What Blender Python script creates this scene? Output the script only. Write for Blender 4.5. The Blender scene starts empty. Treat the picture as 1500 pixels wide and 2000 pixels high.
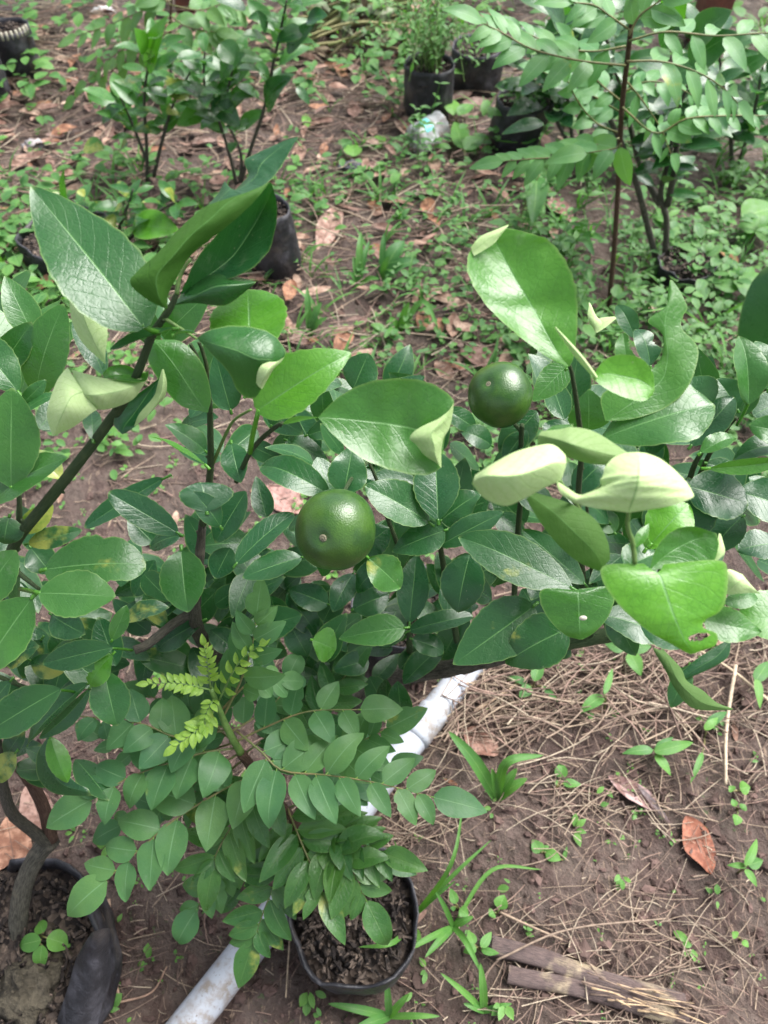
import bpy, math, random
from mathutils import Vector, Matrix, noise

random.seed(7)
R = random.random
def U(a, b): return a + (b - a) * random.random()
V3 = Vector
SC = bpy.context.scene
COL = SC.collection

# ------------------------------------------------------------------ camera
F = 1511.0                      # focal length in photo pixels (1500 x 2000 frame)
PITCH = math.radians(54)
CAM = V3((0, 0, 1.30))
FW = V3((0, math.cos(PITCH), -math.sin(PITCH)))
UP = V3((0, math.sin(PITCH), math.cos(PITCH)))
RT = V3((1, 0, 0))
def ray(px, py): return FW + RT * ((px - 750) / F) + UP * ((1000 - py) / F)
def P(px, py, d): return CAM + ray(px, py) * d
def G(px, py, z=0.0):
    r = ray(px, py)
    return CAM + r * ((z - CAM.z) / r.z)
def Y(px, py, y):
    r = ray(px, py)
    return CAM + r * ((y - CAM.y) / r.y)
def depth(p): return (p - CAM).dot(FW)

cam = bpy.data.cameras.new('camera')
camo = bpy.data.objects.new('camera', cam)
COL.objects.link(camo)
camo.location = CAM
camo.rotation_euler = (math.radians(90) - PITCH, 0, 0)
cam.sensor_fit = 'VERTICAL'
cam.sensor_height = 7.4
cam.sensor_width = 5.55
cam.lens = 7.4 * F / 2000
cam.clip_start = 0.02
cam.clip_end = 500
cam.dof.use_dof = True
cam.dof.focus_distance = 0.66
cam.dof.aperture_fstop = 1.9
SC.camera = camo

# ------------------------------------------------------------------ world and light
w = bpy.data.worlds.new('World')
SC.world = w
w.use_nodes = True
nt = w.node_tree
bg = nt.nodes['Background']
sky = nt.nodes.new('ShaderNodeTexSky')
sky.sky_type = 'NISHITA'
sky.sun_disc = False
SUN_EL, SUN_AZ = math.radians(58), math.radians(58)      # azimuth from +Y towards +X
sky.sun_elevation = SUN_EL
sky.sun_rotation = SUN_AZ
sky.dust_density = 4
sky.air_density = 1.0
hs = nt.nodes.new('ShaderNodeHueSaturation')
hs.inputs['Saturation'].default_value = 0.42
nt.links.new(sky.outputs[0], hs.inputs['Color'])
nt.links.new(hs.outputs[0], bg.inputs[0])
bg.inputs[1].default_value = 0.060
sl = bpy.data.lights.new('sun', 'SUN')
slo = bpy.data.objects.new('sun', sl)
COL.objects.link(slo)
sl.energy = 1.5
sl.angle = math.radians(40)
sl.color = (1, .985, .955)
sdir = V3((math.sin(SUN_AZ) * math.cos(SUN_EL), math.cos(SUN_AZ) * math.cos(SUN_EL), math.sin(SUN_EL)))
slo.rotation_euler = (-sdir).to_track_quat('-Z', 'Y').to_euler()
slo.location = (0, 0, 4)
SC.view_settings.view_transform = 'Standard'
SC.view_settings.look = 'None'
SC.view_settings.exposure = 2.3
SC.render.engine = 'CYCLES'
SC.cycles.max_bounces = 8
SC.cycles.transparent_max_bounces = 8
SC.cycles.use_denoising = True

# ------------------------------------------------------------------ material helpers
class N:
    """small wrapper for building node trees"""
    def __init__(s, name):
        s.m = bpy.data.materials.new(name)
        s.m.use_nodes = True
        s.t = s.m.node_tree
        s.t.nodes.clear()
        s.out = s.t.nodes.new('ShaderNodeOutputMaterial')
    def n(s, typ, **kw):
        x = s.t.nodes.new(typ)
        for k, v in kw.items(): setattr(x, k, v)
        return x
    def link(s, a, b): s.t.links.new(a, b)
    def set(s, sock, v):
        if hasattr(v, 'is_output') or isinstance(v, bpy.types.NodeSocket): s.link(v, sock)
        elif isinstance(v, (tuple, list)) and sock.type == 'RGBA' and len(v) == 3: sock.default_value = (*v, 1)
        else: sock.default_value = v
    def math(s, op, a, b=0.0, c=0.0, clamp=False):
        x = s.n('ShaderNodeMath', operation=op); x.use_clamp = clamp
        s.set(x.inputs[0], a); s.set(x.inputs[1], b); s.set(x.inputs[2], c)
        return x.outputs[0]
    def mix(s, f, a, b, blend='MIX'):
        x = s.n('ShaderNodeMix', data_type='RGBA', blend_type=blend)
        s.set(x.inputs[0], f); s.set(x.inputs[6], a); s.set(x.inputs[7], b)
        return x.outputs[2]
    def ramp(s, f, lo, hi, a=0.0, b=1.0):
        x = s.n('ShaderNodeMapRange', interpolation_type='SMOOTHSTEP')
        s.set(x.inputs[0], f); x.inputs[1].default_value = lo; x.inputs[2].default_value = hi
        x.inputs[3].default_value = a; x.inputs[4].default_value = b
        return x.outputs[0]
    def noise(s, scale, detail=3, rough=.55, vec=None, dist=0.0):
        x = s.n('ShaderNodeTexNoise'); x.inputs['Scale'].default_value = scale
        x.inputs['Detail'].default_value = detail; x.inputs['Roughness'].default_value = rough
        x.inputs['Distortion'].default_value = dist
        s.link(vec if vec is not None else s.co, x.inputs['Vector'])
        return x.outputs[0]
    def voro(s, scale, feature='F1', vec=None, rnd=1.0):
        x = s.n('ShaderNodeTexVoronoi', feature=feature); x.inputs['Scale'].default_value = scale
        x.inputs['Randomness'].default_value = rnd
        s.link(vec if vec is not None else s.co, x.inputs['Vector'])
        return x
    @property
    def co(s):
        if not hasattr(s, '_co'):
            s._co = s.n('ShaderNodeNewGeometry').outputs['Position']
        return s._co
    def bump(s, h, strength=.3, dist=.002, normal=None):
        x = s.n('ShaderNodeBump'); x.inputs['Strength'].default_value = strength
        x.inputs['Distance'].default_value = dist
        s.link(h, x.inputs['Height'])
        if normal is not None: s.link(normal, x.inputs['Normal'])
        return x.outputs[0]
    def bsdf(s, col, rough=.5, normal=None, spec=.5, coat=0, metal=0):
        x = s.n('ShaderNodeBsdfPrincipled')
        s.set(x.inputs['Base Color'], col); s.set(x.inputs['Roughness'], rough)
        s.set(x.inputs['Specular IOR Level'], spec); s.set(x.inputs['Coat Weight'], coat)
        x.inputs['Coat Roughness'].default_value = .22
        x.inputs['Metallic'].default_value = metal
        if normal is not None: s.link(normal, x.inputs['Normal'])
        return x
    def done(s, shader):
        s.link(shader, s.out.inputs[0]); return s.m

def leaf_material(name, dark, bright, under, pale, rough=.36, spec=.5, transl=.28, coat=.0, nveins=9,
                  vein=.35, mid=(.22, .38, .12), midw=.045, edge=(.30, .42, .13), edgef=.75, bumpk=.35):
    """tint.r: old (0) to young (1); tint.g: amount of yellow patches; tint.b: how pale the underside is"""
    k = N(name)
    uv = k.n('ShaderNodeUVMap').outputs[0]
    sx = k.n('ShaderNodeSeparateXYZ'); k.link(uv, sx.inputs[0])
    u, v = sx.outputs[0], sx.outputs[1]
    av = k.math('MULTIPLY', k.math('ABSOLUTE', k.math('SUBTRACT', v, .5)), 2.0)
    ta = k.n('ShaderNodeAttribute', attribute_name='tint')
    ts = k.n('ShaderNodeSeparateColor'); k.link(ta.outputs['Color'], ts.inputs[0])
    tr, tg, tb = ts.outputs[0], ts.outputs[1], ts.outputs[2]
    ea = k.n('ShaderNodeAttribute', attribute_name='edge').outputs['Fac']
    n1 = k.noise(38, 3, .6)
    n2 = k.noise(420, 3, .6)
    n3 = k.noise(75, 4, .65)
    base = k.mix(tr, dark, bright)
    base = k.mix(k.ramp(n1, .38, .66, 0, .42), base, k.mix(1.0, base, (1.45, 1.3, 1.0), 'MULTIPLY'))
    base = k.mix(k.ramp(n2, .42, .7, 0, .25), base, k.mix(1.0, base, (.62, .72, .6), 'MULTIPLY'))
    # side veins: slanted lines in leaf coordinates, wobbling a little
    ph = k.math('ADD', k.math('SUBTRACT', k.math('MULTIPLY', u, nveins), k.math('MULTIPLY', av, nveins * .26)),
                k.math('MULTIPLY', n3, .35))
    ph = k.math('ADD', ph, k.math('MULTIPLY', k.math('GREATER_THAN', v, .5), .45))
    fr = k.math('ABSOLUTE', k.math('SUBTRACT', k.math('FRACT', ph), .5))
    vl = k.math('MULTIPLY', k.ramp(fr, .0, .075, 1, 0), k.ramp(av, .78, .98, 1, 0))
    base = k.mix(k.math('MULTIPLY', vl, vein * .22), base, mid)
    ml = k.ramp(av, midw * .35, midw, 1, 0)
    ml = k.math('MULTIPLY', ml, k.ramp(u, .62, 1.0, 1, .15))
    net = k.voro(210, 'DISTANCE_TO_EDGE').outputs['Distance']
    netf = k.ramp(net, .02, .16, 1, 0)
    base = k.mix(k.math('MULTIPLY', netf, k.math('MULTIPLY', tr, .38)), base, k.mix(1.0, base, (.5, .62, .5), 'MULTIPLY'))
    # yellow patches
    yth = k.math('SUBTRACT', .86, k.math('MULTIPLY', tg, .52))
    yf = k.ramp(k.math('SUBTRACT', k.noise(30, 4, .6), yth), -.06, .08)
    yf = k.math('MULTIPLY', yf, k.math('GREATER_THAN', tg, .02))
    base = k.mix(yf, base, k.mix(k.noise(90, 2), (.15, .23, .045), (.38, .37, .075)))
    base = k.mix(k.math('MULTIPLY', ml, .85), base, mid)
    base = k.mix(k.math('MULTIPLY', k.math('POWER', ea, 1.5), edgef), base, edge)
    # specks of dust and pests
    sp = k.voro(190)
    spk = k.math('MULTIPLY', k.ramp(sp.outputs['Distance'], .05, .16, 1, 0), k.ramp(k.noise(25, 2), .6, .68))
    base = k.mix(k.math('MULTIPLY', spk, .65), base, (.24, .26, .16))
    ds = k.math('MULTIPLY', k.ramp(k.noise(55, 5, .7), .56, .74), k.ramp(k.noise(14, 2), .45, .62))
    base = k.mix(k.math('MULTIPLY', ds, .22), base, (.26, .29, .22))
    und = k.mix(tb, under, pale)
    und = k.mix(k.ramp(n2, .4, .7, 0, .35), und, k.mix(1.0, und, (.72, .82, .62), 'MULTIPLY'))
    und = k.mix(k.math('MULTIPLY', vl, .5), und, k.mix(1.0, und, (.7, .8, .55), 'MULTIPLY'))
    und = k.mix(k.math('MULTIPLY', ml, .5), und, mid)
    back = k.n('ShaderNodeNewGeometry').outputs['Backfacing']
    col = k.mix(back, base, und)
    bk = k.n('ShaderNodeNewGeometry').outputs['Backfacing']
    h = k.math('ADD', k.math('MULTIPLY', vl, k.math('SUBTRACT', k.math('MULTIPLY', bk, .9), .22)), k.math('MULTIPLY', n3, .95))
    h = k.math('ADD', h, k.math('MULTIPLY', n2, .28))
    h = k.math('ADD', h, k.math('MULTIPLY', ml, -1.0))
    h = k.math('ADD', h, k.math('MULTIPLY', netf, -.12))
    nrm = k.bump(h, bumpk, .0016)
    rg = k.math('ADD', k.math('MULTIPLY', back, .25), k.ramp(n1, .3, .7, rough - .06, rough + .12))
    sp_ = k.math('SUBTRACT', spec, k.math('MULTIPLY', back, spec * .75))
    b = k.bsdf(col, rg, nrm, sp_, k.math('MULTIPLY', k.math('SUBTRACT', 1.0, back), coat))
    tl = k.n('ShaderNodeBsdfTranslucent')
    k.set(tl.inputs[0], k.mix(1.0, k.mix(tr, dark, bright), (2.3, 2.5, .6), 'MULTIPLY'))
    ms = k.n('ShaderNodeMixShader'); ms.inputs[0].default_value = transl
    k.link(b.outputs[0], ms.inputs[1]); k.link(tl.outputs[0], ms.inputs[2])
    return k.done(ms.outputs[0])

def simple(name, c1, c2, scale, rough=.6, bumpk=.3, bscale=None, spec=.4, dist=.002, coat=0):
    k = N(name)
    n = k.noise(scale, 5, .62)
    col = k.mix(k.ramp(n, .32, .68), c1, c2)
    col = k.mix(k.ramp(k.noise(scale * 5, 3), .4, .75, 0, .5), col, k.mix(1.0, col, (.6, .6, .6), 'MULTIPLY'))
    nb = k.noise(bscale or scale * 3, 4, .65)
    return k.done(k.bsdf(col, rough, k.bump(nb, bumpk, dist), spec, coat).outputs[0])

M = {}
M['citrus'] = leaf_material('citrus_leaf', (.016, .074, .027), (.095, .285, .020), (.045, .115, .020), (.60, .75, .38), rough=.28, coat=.10, mid=(.12, .27, .085), midw=.032, edge=(.22, .34, .10), edgef=.6, bumpk=.26)
M['curry'] = leaf_material('curry_leaf', (.046, .145, .062), (.22, .36, .06), (.07, .16, .07), (.20, .32, .14), rough=.46, spec=.4, nveins=8,
                           mid=(.15, .29, .13), midw=.05, edge=(.10, .22, .07), edgef=.5, bumpk=.22)
M['curryl'] = leaf_material('pale_curry_leaf', (.075, .205, .080), (.20, .36, .09), (.10, .22, .09), (.2, .32, .14), rough=.42, spec=.4, nveins=8,
                           mid=(.2, .36, .17), midw=.05, edge=(.14, .28, .09), edgef=.4, bumpk=.2)
M['curryg'] = leaf_material('glossy_curry_leaf', (.024, .098, .026), (.15, .29, .04), (.05, .13, .04), (.15, .28, .1), rough=.30, spec=.5, nveins=9,
                           mid=(.09, .19, .05), midw=.05, edge=(.12, .22, .05), edgef=.6, bumpk=.45, transl=.22)
M['weed'] = leaf_material('weed_leaf', (.034, .125, .036), (.15, .34, .06), (.08, .18, .07), (.2, .3, .13), rough=.5, spec=.35, nveins=7,
                          edgef=.2, bumpk=.25)
def dry_leaf_material():
    k = N('dry_leaf')
    ta = k.n('ShaderNodeAttribute', attribute_name='tint')
    n = k.noise(45, 4, .65)
    col = k.mix(k.ramp(n, .35, .62), ta.outputs['Color'], k.mix(1.0, ta.outputs['Color'], (.45, .36, .33), 'MULTIPLY'))
    col = k.mix(k.ramp(k.noise(160, 3), .55, .7, 0, .6), col, (.05, .035, .03))
    uv = k.n('ShaderNodeUVMap').outputs[0]
    sx = k.n('ShaderNodeSeparateXYZ'); k.link(uv, sx.inputs[0])
    av = k.math('MULTIPLY', k.math('ABSOLUTE', k.math('SUBTRACT', sx.outputs[1], .5)), 2.0)
    col = k.mix(k.ramp(av, .02, .06, .6, 0), col, (.10, .06, .045))
    ph = k.math('ADD', k.math('MULTIPLY', sx.outputs[0], 8), k.math('MULTIPLY', av, -1.5))
    fr = k.math('ABSOLUTE', k.math('SUBTRACT', k.math('FRACT', ph), .5))
    h = k.math('ADD', k.math('MULTIPLY', k.ramp(fr, 0, .1, 1, 0), .3), n)
    return k.done(k.bsdf(col, .7, k.bump(h, .4, .002), .3).outputs[0])
M['dry'] = dry_leaf_material()
def tint_material(name, rough=.75, mul=.55, scale=120):
    k = N(name)
    ta = k.n('ShaderNodeAttribute', attribute_name='tint')
    n = k.noise(scale, 4, .6)
    col = k.mix(k.ramp(n, .35, .7), ta.outputs['Color'], k.mix(1.0, ta.outputs['Color'], (mul, mul, mul), 'MULTIPLY'))
    return k.done(k.bsdf(col, rough, k.bump(n, .3, .001), .3).outputs[0])
M['straw'] = tint_material('dry_straw', .7, .6, 140)
M['stone'] = tint_material('clod', .9, .5, 60)
def clay():
    k = N('clay')
    n = k.noise(28, 6, .7); m = k.voro(70).outputs['Distance']; q = k.noise(160, 4, .7)
    col = k.mix(k.ramp(n, .35, .65), (.036, .031, .023), (.105, .090, .064))
    col = k.mix(k.ramp(q, .5, .7, 0, .6), col, (.15, .125, .09))
    h = k.math('ADD', n, k.math('ADD', k.math('MULTIPLY', m, .7), k.math('MULTIPLY', q, .4)))
    return k.done(k.bsdf(col, .9, k.bump(h, 1.0, .012), .25).outputs[0])
M['clay'] = clay()

def soil_material():
    k = N('soil')
    a = k.noise(3.1, 5, .6); b = k.noise(22, 6, .68); c = k.noise(130, 4, .7); d = k.noise(9, 4, .6, dist=.6)
    col = k.mix(k.ramp(a, .36, .64), (.066, .047, .039), (.122, .092, .077))
    col = k.mix(k.ramp(b, .36, .66, 0, .75), col, (.072, .043, .037))
    col = k.mix(k.ramp(c, .55, .78, 0, .55), col, (.27, .185, .155))
    col = k.mix(k.ramp(d, .56, .70, 0, .5), col, (.215, .150, .132))
    # fine plant scraps: stretched flecks in two directions
    for rot, sc in ((.5, 240), (2.0, 210), (1.2, 260)):
        mp = k.n('ShaderNodeMapping'); mp.inputs['Rotation'].default_value = (0, 0, rot); mp.inputs['Scale'].default_value = (1, .09, 1)
        k.link(k.co, mp.inputs[0])
        f = k.noise(sc, 2, .5, vec=mp.outputs[0])
        msk = k.math('MULTIPLY', k.ramp(f, .66, .72), k.ramp(k.noise(5 + rot, 3), .42, .62))
        col = k.mix(k.math('MULTIPLY', msk, .8), col, (.31, .225, .16))
    g = k.math('MULTIPLY', k.ramp(k.noise(80, 3), .62, .7), k.ramp(k.noise(4.3, 3), .5, .62))
    col = k.mix(k.math('MULTIPLY', g, .55), col, (.07, .14, .04))
    h = k.math('ADD', k.math('MULTIPLY', b, 1.2), k.math('MULTIPLY', c, .5))
    vor = k.voro(46).outputs['Distance']
    h = k.math('ADD', h, k.math('MULTIPLY', vor, .5))
    return k.done(k.bsdf(col, k.ramp(a, .3, .7, .55, .8), k.bump(h, 1.0, .016), .35).outputs[0])
M['soil'] = soil_material()
def potsoil():
    k = N('potting_mix')
    v = k.voro(110); n = k.noise(30, 4)
    col = k.mix(k.ramp(v.outputs['Color'], .2, .9), (.016, .012, .011), (.10, .075, .06))
    sp = k.ramp(k.noise(75, 2, .5), .62, .68)
    col = k.mix(k.math('MULTIPLY', sp, .7), col, (.24, .18, .14))
    h = k.math('ADD', v.outputs['Distance'], n)
    return k.done(k.bsdf(col, .8, k.bump(h, .9, .01), .3).outputs[0])
M['potsoil'] = potsoil()
def bark(name, c1, c2, stretch=.12):
    k = N(name)
    co = k.n('ShaderNodeUVMap').outputs[0]
    mp = k.n('ShaderNodeMapping'); mp.inputs['Scale'].default_value = (.3, 3.2, 1); k.link(co, mp.inputs[0])
    n = k.noise(16, 5, .65, vec=mp.outputs[0], dist=.5); m = k.noise(60, 4)
    col = k.mix(k.ramp(n, .35, .65), c1, c2)
    col = k.mix(k.ramp(m, .55, .75, 0, .5), col, k.mix(1.0, c2, (1.6, 1.5, 1.4), 'MULTIPLY'))
    h = k.math('ADD', n, k.math('MULTIPLY', m, .5))
    return k.done(k.bsdf(col, .7, k.bump(h, .9, .004), .3).outputs[0])
M['bark'] = bark('grey_bark', (.042, .040, .031), (.135, .125, .098))
M['twig'] = bark('green_twig', (.040, .085, .030), (.085, .125, .050))
M['greentwig'] = simple('young_twig', (.09, .17, .04), (.14, .24, .06), 80, .5, .15)
M['redstem'] = bark('brown_stem', (.060, .030, .022), (.14, .085, .06))
M['rachis'] = simple('leaf_stalk', (.10, .13, .04), (.20, .17, .07), 30, .55, .15)
M['bag'] = None
def plastic():
    k = N('black_plastic')
    n = k.noise(26, 5, .6); m = k.noise(9, 4, .6)
    col = k.mix(k.ramp(n, .45, .72), (.016, .016, .020), (.062, .060, .072))
    col = k.mix(k.ramp(m, .52, .70, 0, .75), col, (.10, .085, .075))
    wr = k.noise(55, 4, .7, dist=1.2)
    return k.done(k.bsdf(col, k.ramp(n, .3, .7, .38, .6), k.bump(wr, .55, .006), .5).outputs[0])
M['bag'] = plastic()
def pvc():
    k = N('pvc')
    n = k.noise(9, 5, .65); m = k.noise(70, 4, .7)
    col = k.mix(k.ramp(n, .38, .7), (.43, .46, .52), (.34, .36, .39))
    col = k.mix(k.math('MULTIPLY', k.ramp(n, .46, .62), k.ramp(m, .42, .6)), col, (.25, .21, .18))
    col = k.mix(k.ramp(k.noise(210, 2), .66, .72, 0, .8), col, (.16, .12, .10))
    z = k.n('ShaderNodeSeparateXYZ'); k.link(k.co, z.inputs[0])
    col = k.mix(k.math('MULTIPLY', k.ramp(z.outputs[2], .012, .040, 1, 0), k.ramp(m, .3, .6)), col, (.20, .14, .12))
    return k.done(k.bsdf(col, .42, k.bump(m, .08, .001), .5).outputs[0])
M['pvc'] = pvc()
def fruit_mat():
    k = N('green_peel')
    n = k.noise(34, 4, .6); m = k.noise(14, 3)
    v = k.voro(760); v2 = k.voro(330)
    col = k.mix(k.ramp(n, .35, .65), (.020, .066, .011), (.043, .108, .013))
    col = k.mix(k.ramp(m, .45, .7, 0, .6), col, (.066, .130, .015))
    col = k.mix(k.ramp(v.outputs['Distance'], .0, .35, .35, 0), col, (.02, .05, .01))
    col = k.mix(k.math('MULTIPLY', k.ramp(v2.outputs['Distance'], .05, .12, 1, 0), k.ramp(k.noise(60, 2), .62, .66)), col, (.20, .22, .06))
    h = k.math('ADD', k.math('MULTIPLY', v.outputs['Distance'], .8), k.math('MULTIPLY', k.noise(260, 2), .7))
    return k.done(k.bsdf(col, .30, k.bump(h, .17, .0012), .5, .12).outputs[0])
M['fruit'] = fruit_mat()
M['scar'] = simple('cork_scar', (.16, .15, .10), (.30, .27, .18), 400, .8, .4)
M['cream'] = simple('pale_rib', (.5, .48, .38), (.35, .32, .25), 80, .6, .2)
M['culm'] = None
def culm():
    k = N('dried_stalk')
    co = k.n('ShaderNodeUVMap').outputs[0]
    mp = k.n('ShaderNodeMapping'); mp.inputs['Scale'].default_value = (1.2, 14, 1); k.link(co, mp.inputs[0])
    n = k.noise(5, 6, .68, vec=mp.outputs[0], dist=.4); m = k.noise(14, 4)
    col = k.mix(k.ramp(n, .36, .60), (.022, .016, .019), (.150, .105, .095))
    col = k.mix(k.math('MULTIPLY', k.ramp(m, .46, .58), k.ramp(n, .40, .54)), col, (.42, .34, .22))
    return k.done(k.bsdf(col, .5, k.bump(n, .6, .004), .4).outputs[0])
M['culm'] = culm()
def clear_plastic():
    k = N('clear_plastic')
    n = k.noise(30, 4); m = k.noise(18, 3)
    b = k.bsdf(k.mix(k.ramp(n, .4, .65), (.72, .74, .76), (.40, .35, .33)), .18, k.bump(n, .4, .004), .6)
    t = k.n('ShaderNodeBsdfTransparent'); t.inputs[0].default_value = (.9, .93, .95, 1)
    ms = k.n('ShaderNodeMixShader'); k.set(ms.inputs[0], k.ramp(m, .3, .7, .35, .8))
    k.link(t.outputs[0], ms.inputs[1]); k.link(b.outputs[0], ms.inputs[2])
    return k.done(ms.outputs[0])
M['clear'] = clear_plastic()
M['brick'] = simple('red_brick', (.19, .065, .042), (.11, .045, .035), 14, .85, .5)
M['label'] = simple('turquoise_sticker', (.12, .55, .55), (.3, .7, .7), 60, .4, .1)

# ------------------------------------------------------------------ mesh builder
class MB:
    def __init__(s): s.v = []; s.f = []; s.uv = []; s.t = []; s.e = []
    def add(s, verts, faces, uvs=None, tint=(0, 0, 0), edge=None):
        o = len(s.v)
        s.v += verts
        s.f += [tuple(i + o for i in f) for f in faces]
        s.uv += uvs if uvs else [(0, 0)] * len(verts)
        s.t += [tint] * len(verts)
        s.e += edge if edge else [0.0] * len(verts)
        return s
    def build(s, name, mat, parent=None, smooth=True, loc=None):
        me = bpy.data.meshes.new(name)
        if parent is not None:
            o0 = world_loc(parent)
        else:
            o0 = V3((0, 0, 0))
        org = V3(loc) if loc is not None else (o0 if parent is not None else V3((0, 0, 0)))
        me.from_pydata([tuple(x - org) for x in s.v], [], s.f)
        uvl = me.uv_layers.new(name='UVMap')
        li = [0] * len(me.loops); me.loops.foreach_get('vertex_index', li)
        fl = []
        for i in li: fl += s.uv[i]
        uvl.data.foreach_set('uv', fl)
        ca = me.color_attributes.new('tint', 'FLOAT_COLOR', 'POINT')
        fl = []
        for t in s.t: fl += (t[0], t[1], t[2], 1.0)
        ca.data.foreach_set('color', fl)
        ea = me.attributes.new('edge', 'FLOAT', 'POINT')
        ea.data.foreach_set('value', s.e)
        me.polygons.foreach_set('use_smooth', [smooth] * len(me.polygons))
        me.materials.append(M[mat] if isinstance(mat, str) else mat)
        me.update()
        o = bpy.data.objects.new(name, me)
        COL.objects.link(o)
        if parent is not None:
            o.parent = parent
            o.location = org - o0
        else:
            o.location = org
        o['_w'] = tuple(org)
        return o

def world_loc(o):
    p = V3((0, 0, 0))
    while o is not None:
        p += V3(o.location); o = o.parent
    return p

def thing(name, label, cat, loc, group=None):
    o = bpy.data.objects.new(name, None)
    o.empty_display_size = .02
    COL.objects.link(o)
    o.location = loc
    o['label'] = label; o['category'] = cat
    if group: o['group'] = group
    return o
def tag(o, label, cat, group=None):
    o['label'] = label; o['category'] = cat
    if group: o['group'] = group
    return o

def catmull(pts, n):
    """n+1 points on a Catmull-Rom curve through pts (tuples or Vectors of any length)"""
    pts = [Vector(p) for p in pts]
    if len(pts) == 2: return [pts[0].lerp(pts[1], i / n) for i in range(n + 1)]
    q = [pts[0] * 2 - pts[1]] + pts + [pts[-1] * 2 - pts[-2]]
    m = len(pts) - 1
    out = []
    for i in range(n + 1):
        t = i / n * m
        k = min(int(t), m - 1); t -= k
        a, b, c, d = q[k:k + 4]
        out.append(.5 * ((2 * b) + (c - a) * t + (2 * a - 5 * b + 4 * c - d) * t * t + (3 * b - a - 3 * c + d) * t ** 3))
    return out

def tube(mb, pts, r0, r1=None, n=None, seg=8, tint=(0, 0, 0), rough=0.0, cap=True, radii=None):
    if n is None: n = max(2, (len(pts) - 1) * 4)
    c = catmull(pts, n)
    r1 = r0 if r1 is None else r1
    nrm = None; verts = []; uvs = []; L = 0
    for i, p in enumerate(c):
        t = (c[min(i + 1, n)] - c[max(i - 1, 0)]).normalized()
        if nrm is None:
            nrm = t.orthogonal().normalized()
        else:
            nrm = (nrm - t * nrm.dot(t)).normalized()
        bn = t.cross(nrm)
        if i: L += (p - c[i - 1]).length
        r = radii[i] if radii else r0 + (r1 - r0) * i / n
        for j in range(seg):
            a = 2 * math.pi * j / seg
            rr = r
            if rough: rr *= 1 + rough * noise.noise((p + nrm * math.cos(a) * r + bn * math.sin(a) * r) * (1.2 / max(r0, .002)))
            verts.append(p + (nrm * math.cos(a) + bn * math.sin(a)) * rr)
            uvs.append((L * 20, j / seg))
    f = []
    for i in range(n):
        for j in range(seg):
            k = (j + 1) % seg
            f.append((i * seg + j, i * seg + k, (i + 1) * seg + k, (i + 1) * seg + j))
    if cap:
        f.append(tuple(range(seg))[::-1]); f.append(tuple(n * seg + j for j in range(seg)))
    mb.add(verts, f, uvs, tint)
    return c

def prof(shape, u):
    u = min(max(u, 0), 1)
    p, q = {'citrus': (.95, .72), 'curry': (.74, .82), 'round': (1.0, .52), 'lance': (.80, 1.15), 'obov': (1.35, .66),
            'ovate': (.66, .80), 'fold': (.85, .6)}[shape]
    return max(math.sin(math.pi * u ** p), 0) ** q

HI = (-1, -.93, -.72, -.48, -.24, -.06, 0, .06, .24, .48, .72, .93, 1)
MD = (-1, -.9, -.5, 0, .5, .9, 1)
LO = (-1, 0, 1)

def leaf(mb, B, T, w, nrm, tint=(0, 0, 0), shape='citrus', bend=.06, fold=.18, wave=.06, twist=0., curl=0., nu=14, cols=MD,
         bites=(), cren=.0, pet=None, petr=.0012, asym=0., seed=None, cup=0., hook=0.):
    """one leaf blade from base B to tip T, width w, top side facing nrm"""
    a = T - B; L = a.length
    if L < 1e-6: return
    a.normalize()
    n0 = nrm - a * nrm.dot(a)
    if n0.length < 1e-5: n0 = a.orthogonal()
    n0.normalize()
    sd = R() * 100 if seed is None else seed
    rowlen = len(cols)
    verts, uvs, edge, faces = [], [], [], []
    for i in range(nu + 1):
        u = i / nu
        uu = .006 + .99 * u
        tw = twist * (u - .3)
        s0 = a.cross(n0)
        s = s0 * math.cos(tw) + n0 * math.sin(tw)
        n = n0 * math.cos(tw) - s0 * math.sin(tw)
        cu = max(0, u - .55) / .45
        ctr = B + a * (L * u) + n0 * (bend * L * 4 * u * (1 - u) - curl * L * cu * cu) - a * (abs(curl) * L * .35 * cu * cu) + s0 * (hook * L * u * u)
        hw = w * .5 * prof(shape, uu)
        for v in cols:
            side = 1 if v > 0 else -1
            h = hw * (1 + asym * side)
            for (bs, bu, bw, bd) in bites:
                if bs == side or bs == 0:
                    d = abs(u - bu) / bw
                    if d < 1: h *= 1 - bd * (1 - d * d) * (.8 + .35 * noise.noise(V3((u * 40, sd, side))))
            if cren and abs(v) > .6: h *= 1 + cren * math.sin(u * nu * 1.9 + sd) * (abs(v) - .6) * 2.5
            x = v * h
            z = fold * abs(x) + cup * x * x / max(hw, 1e-5) + wave * w * .5 * abs(v) ** 1.5 * noise.noise(V3((u * 3.2 + sd, side * 3.1, sd)))
            verts.append(ctr + s * x + n * z)
            uvs.append((u, .5 + .5 * v))
            edge.append(1.0 if abs(v) == 1 or i == nu else 0.0)
    for i in range(nu):
        for j in range(rowlen - 1):
            q = i * rowlen + j
            faces.append((q, q + 1, q + rowlen + 1, q + rowlen))
    mb.add(verts, faces, uvs, tint, edge)
    if pet is not None:
        tube(mb, [pet, (pet + B) * .5 - n0 * .0 + (B - pet) * 0, B + a * L * .02], petr * 1.2, petr, n=4, seg=5, tint=(min(1, tint[0] + .5), 0, 0))

def cam_n(p, zw=.55, roll=0., axis=None):
    n = (CAM - p).normalized() * (1 - zw) + V3((0, 0, 1)) * zw
    n.normalize()
    if axis is not None:
        a = axis.normalized()
        n = (n - a * n.dot(a)).normalized()
        n = Matrix.Rotation(math.radians(roll), 3, a) @ n
    return n

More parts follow.
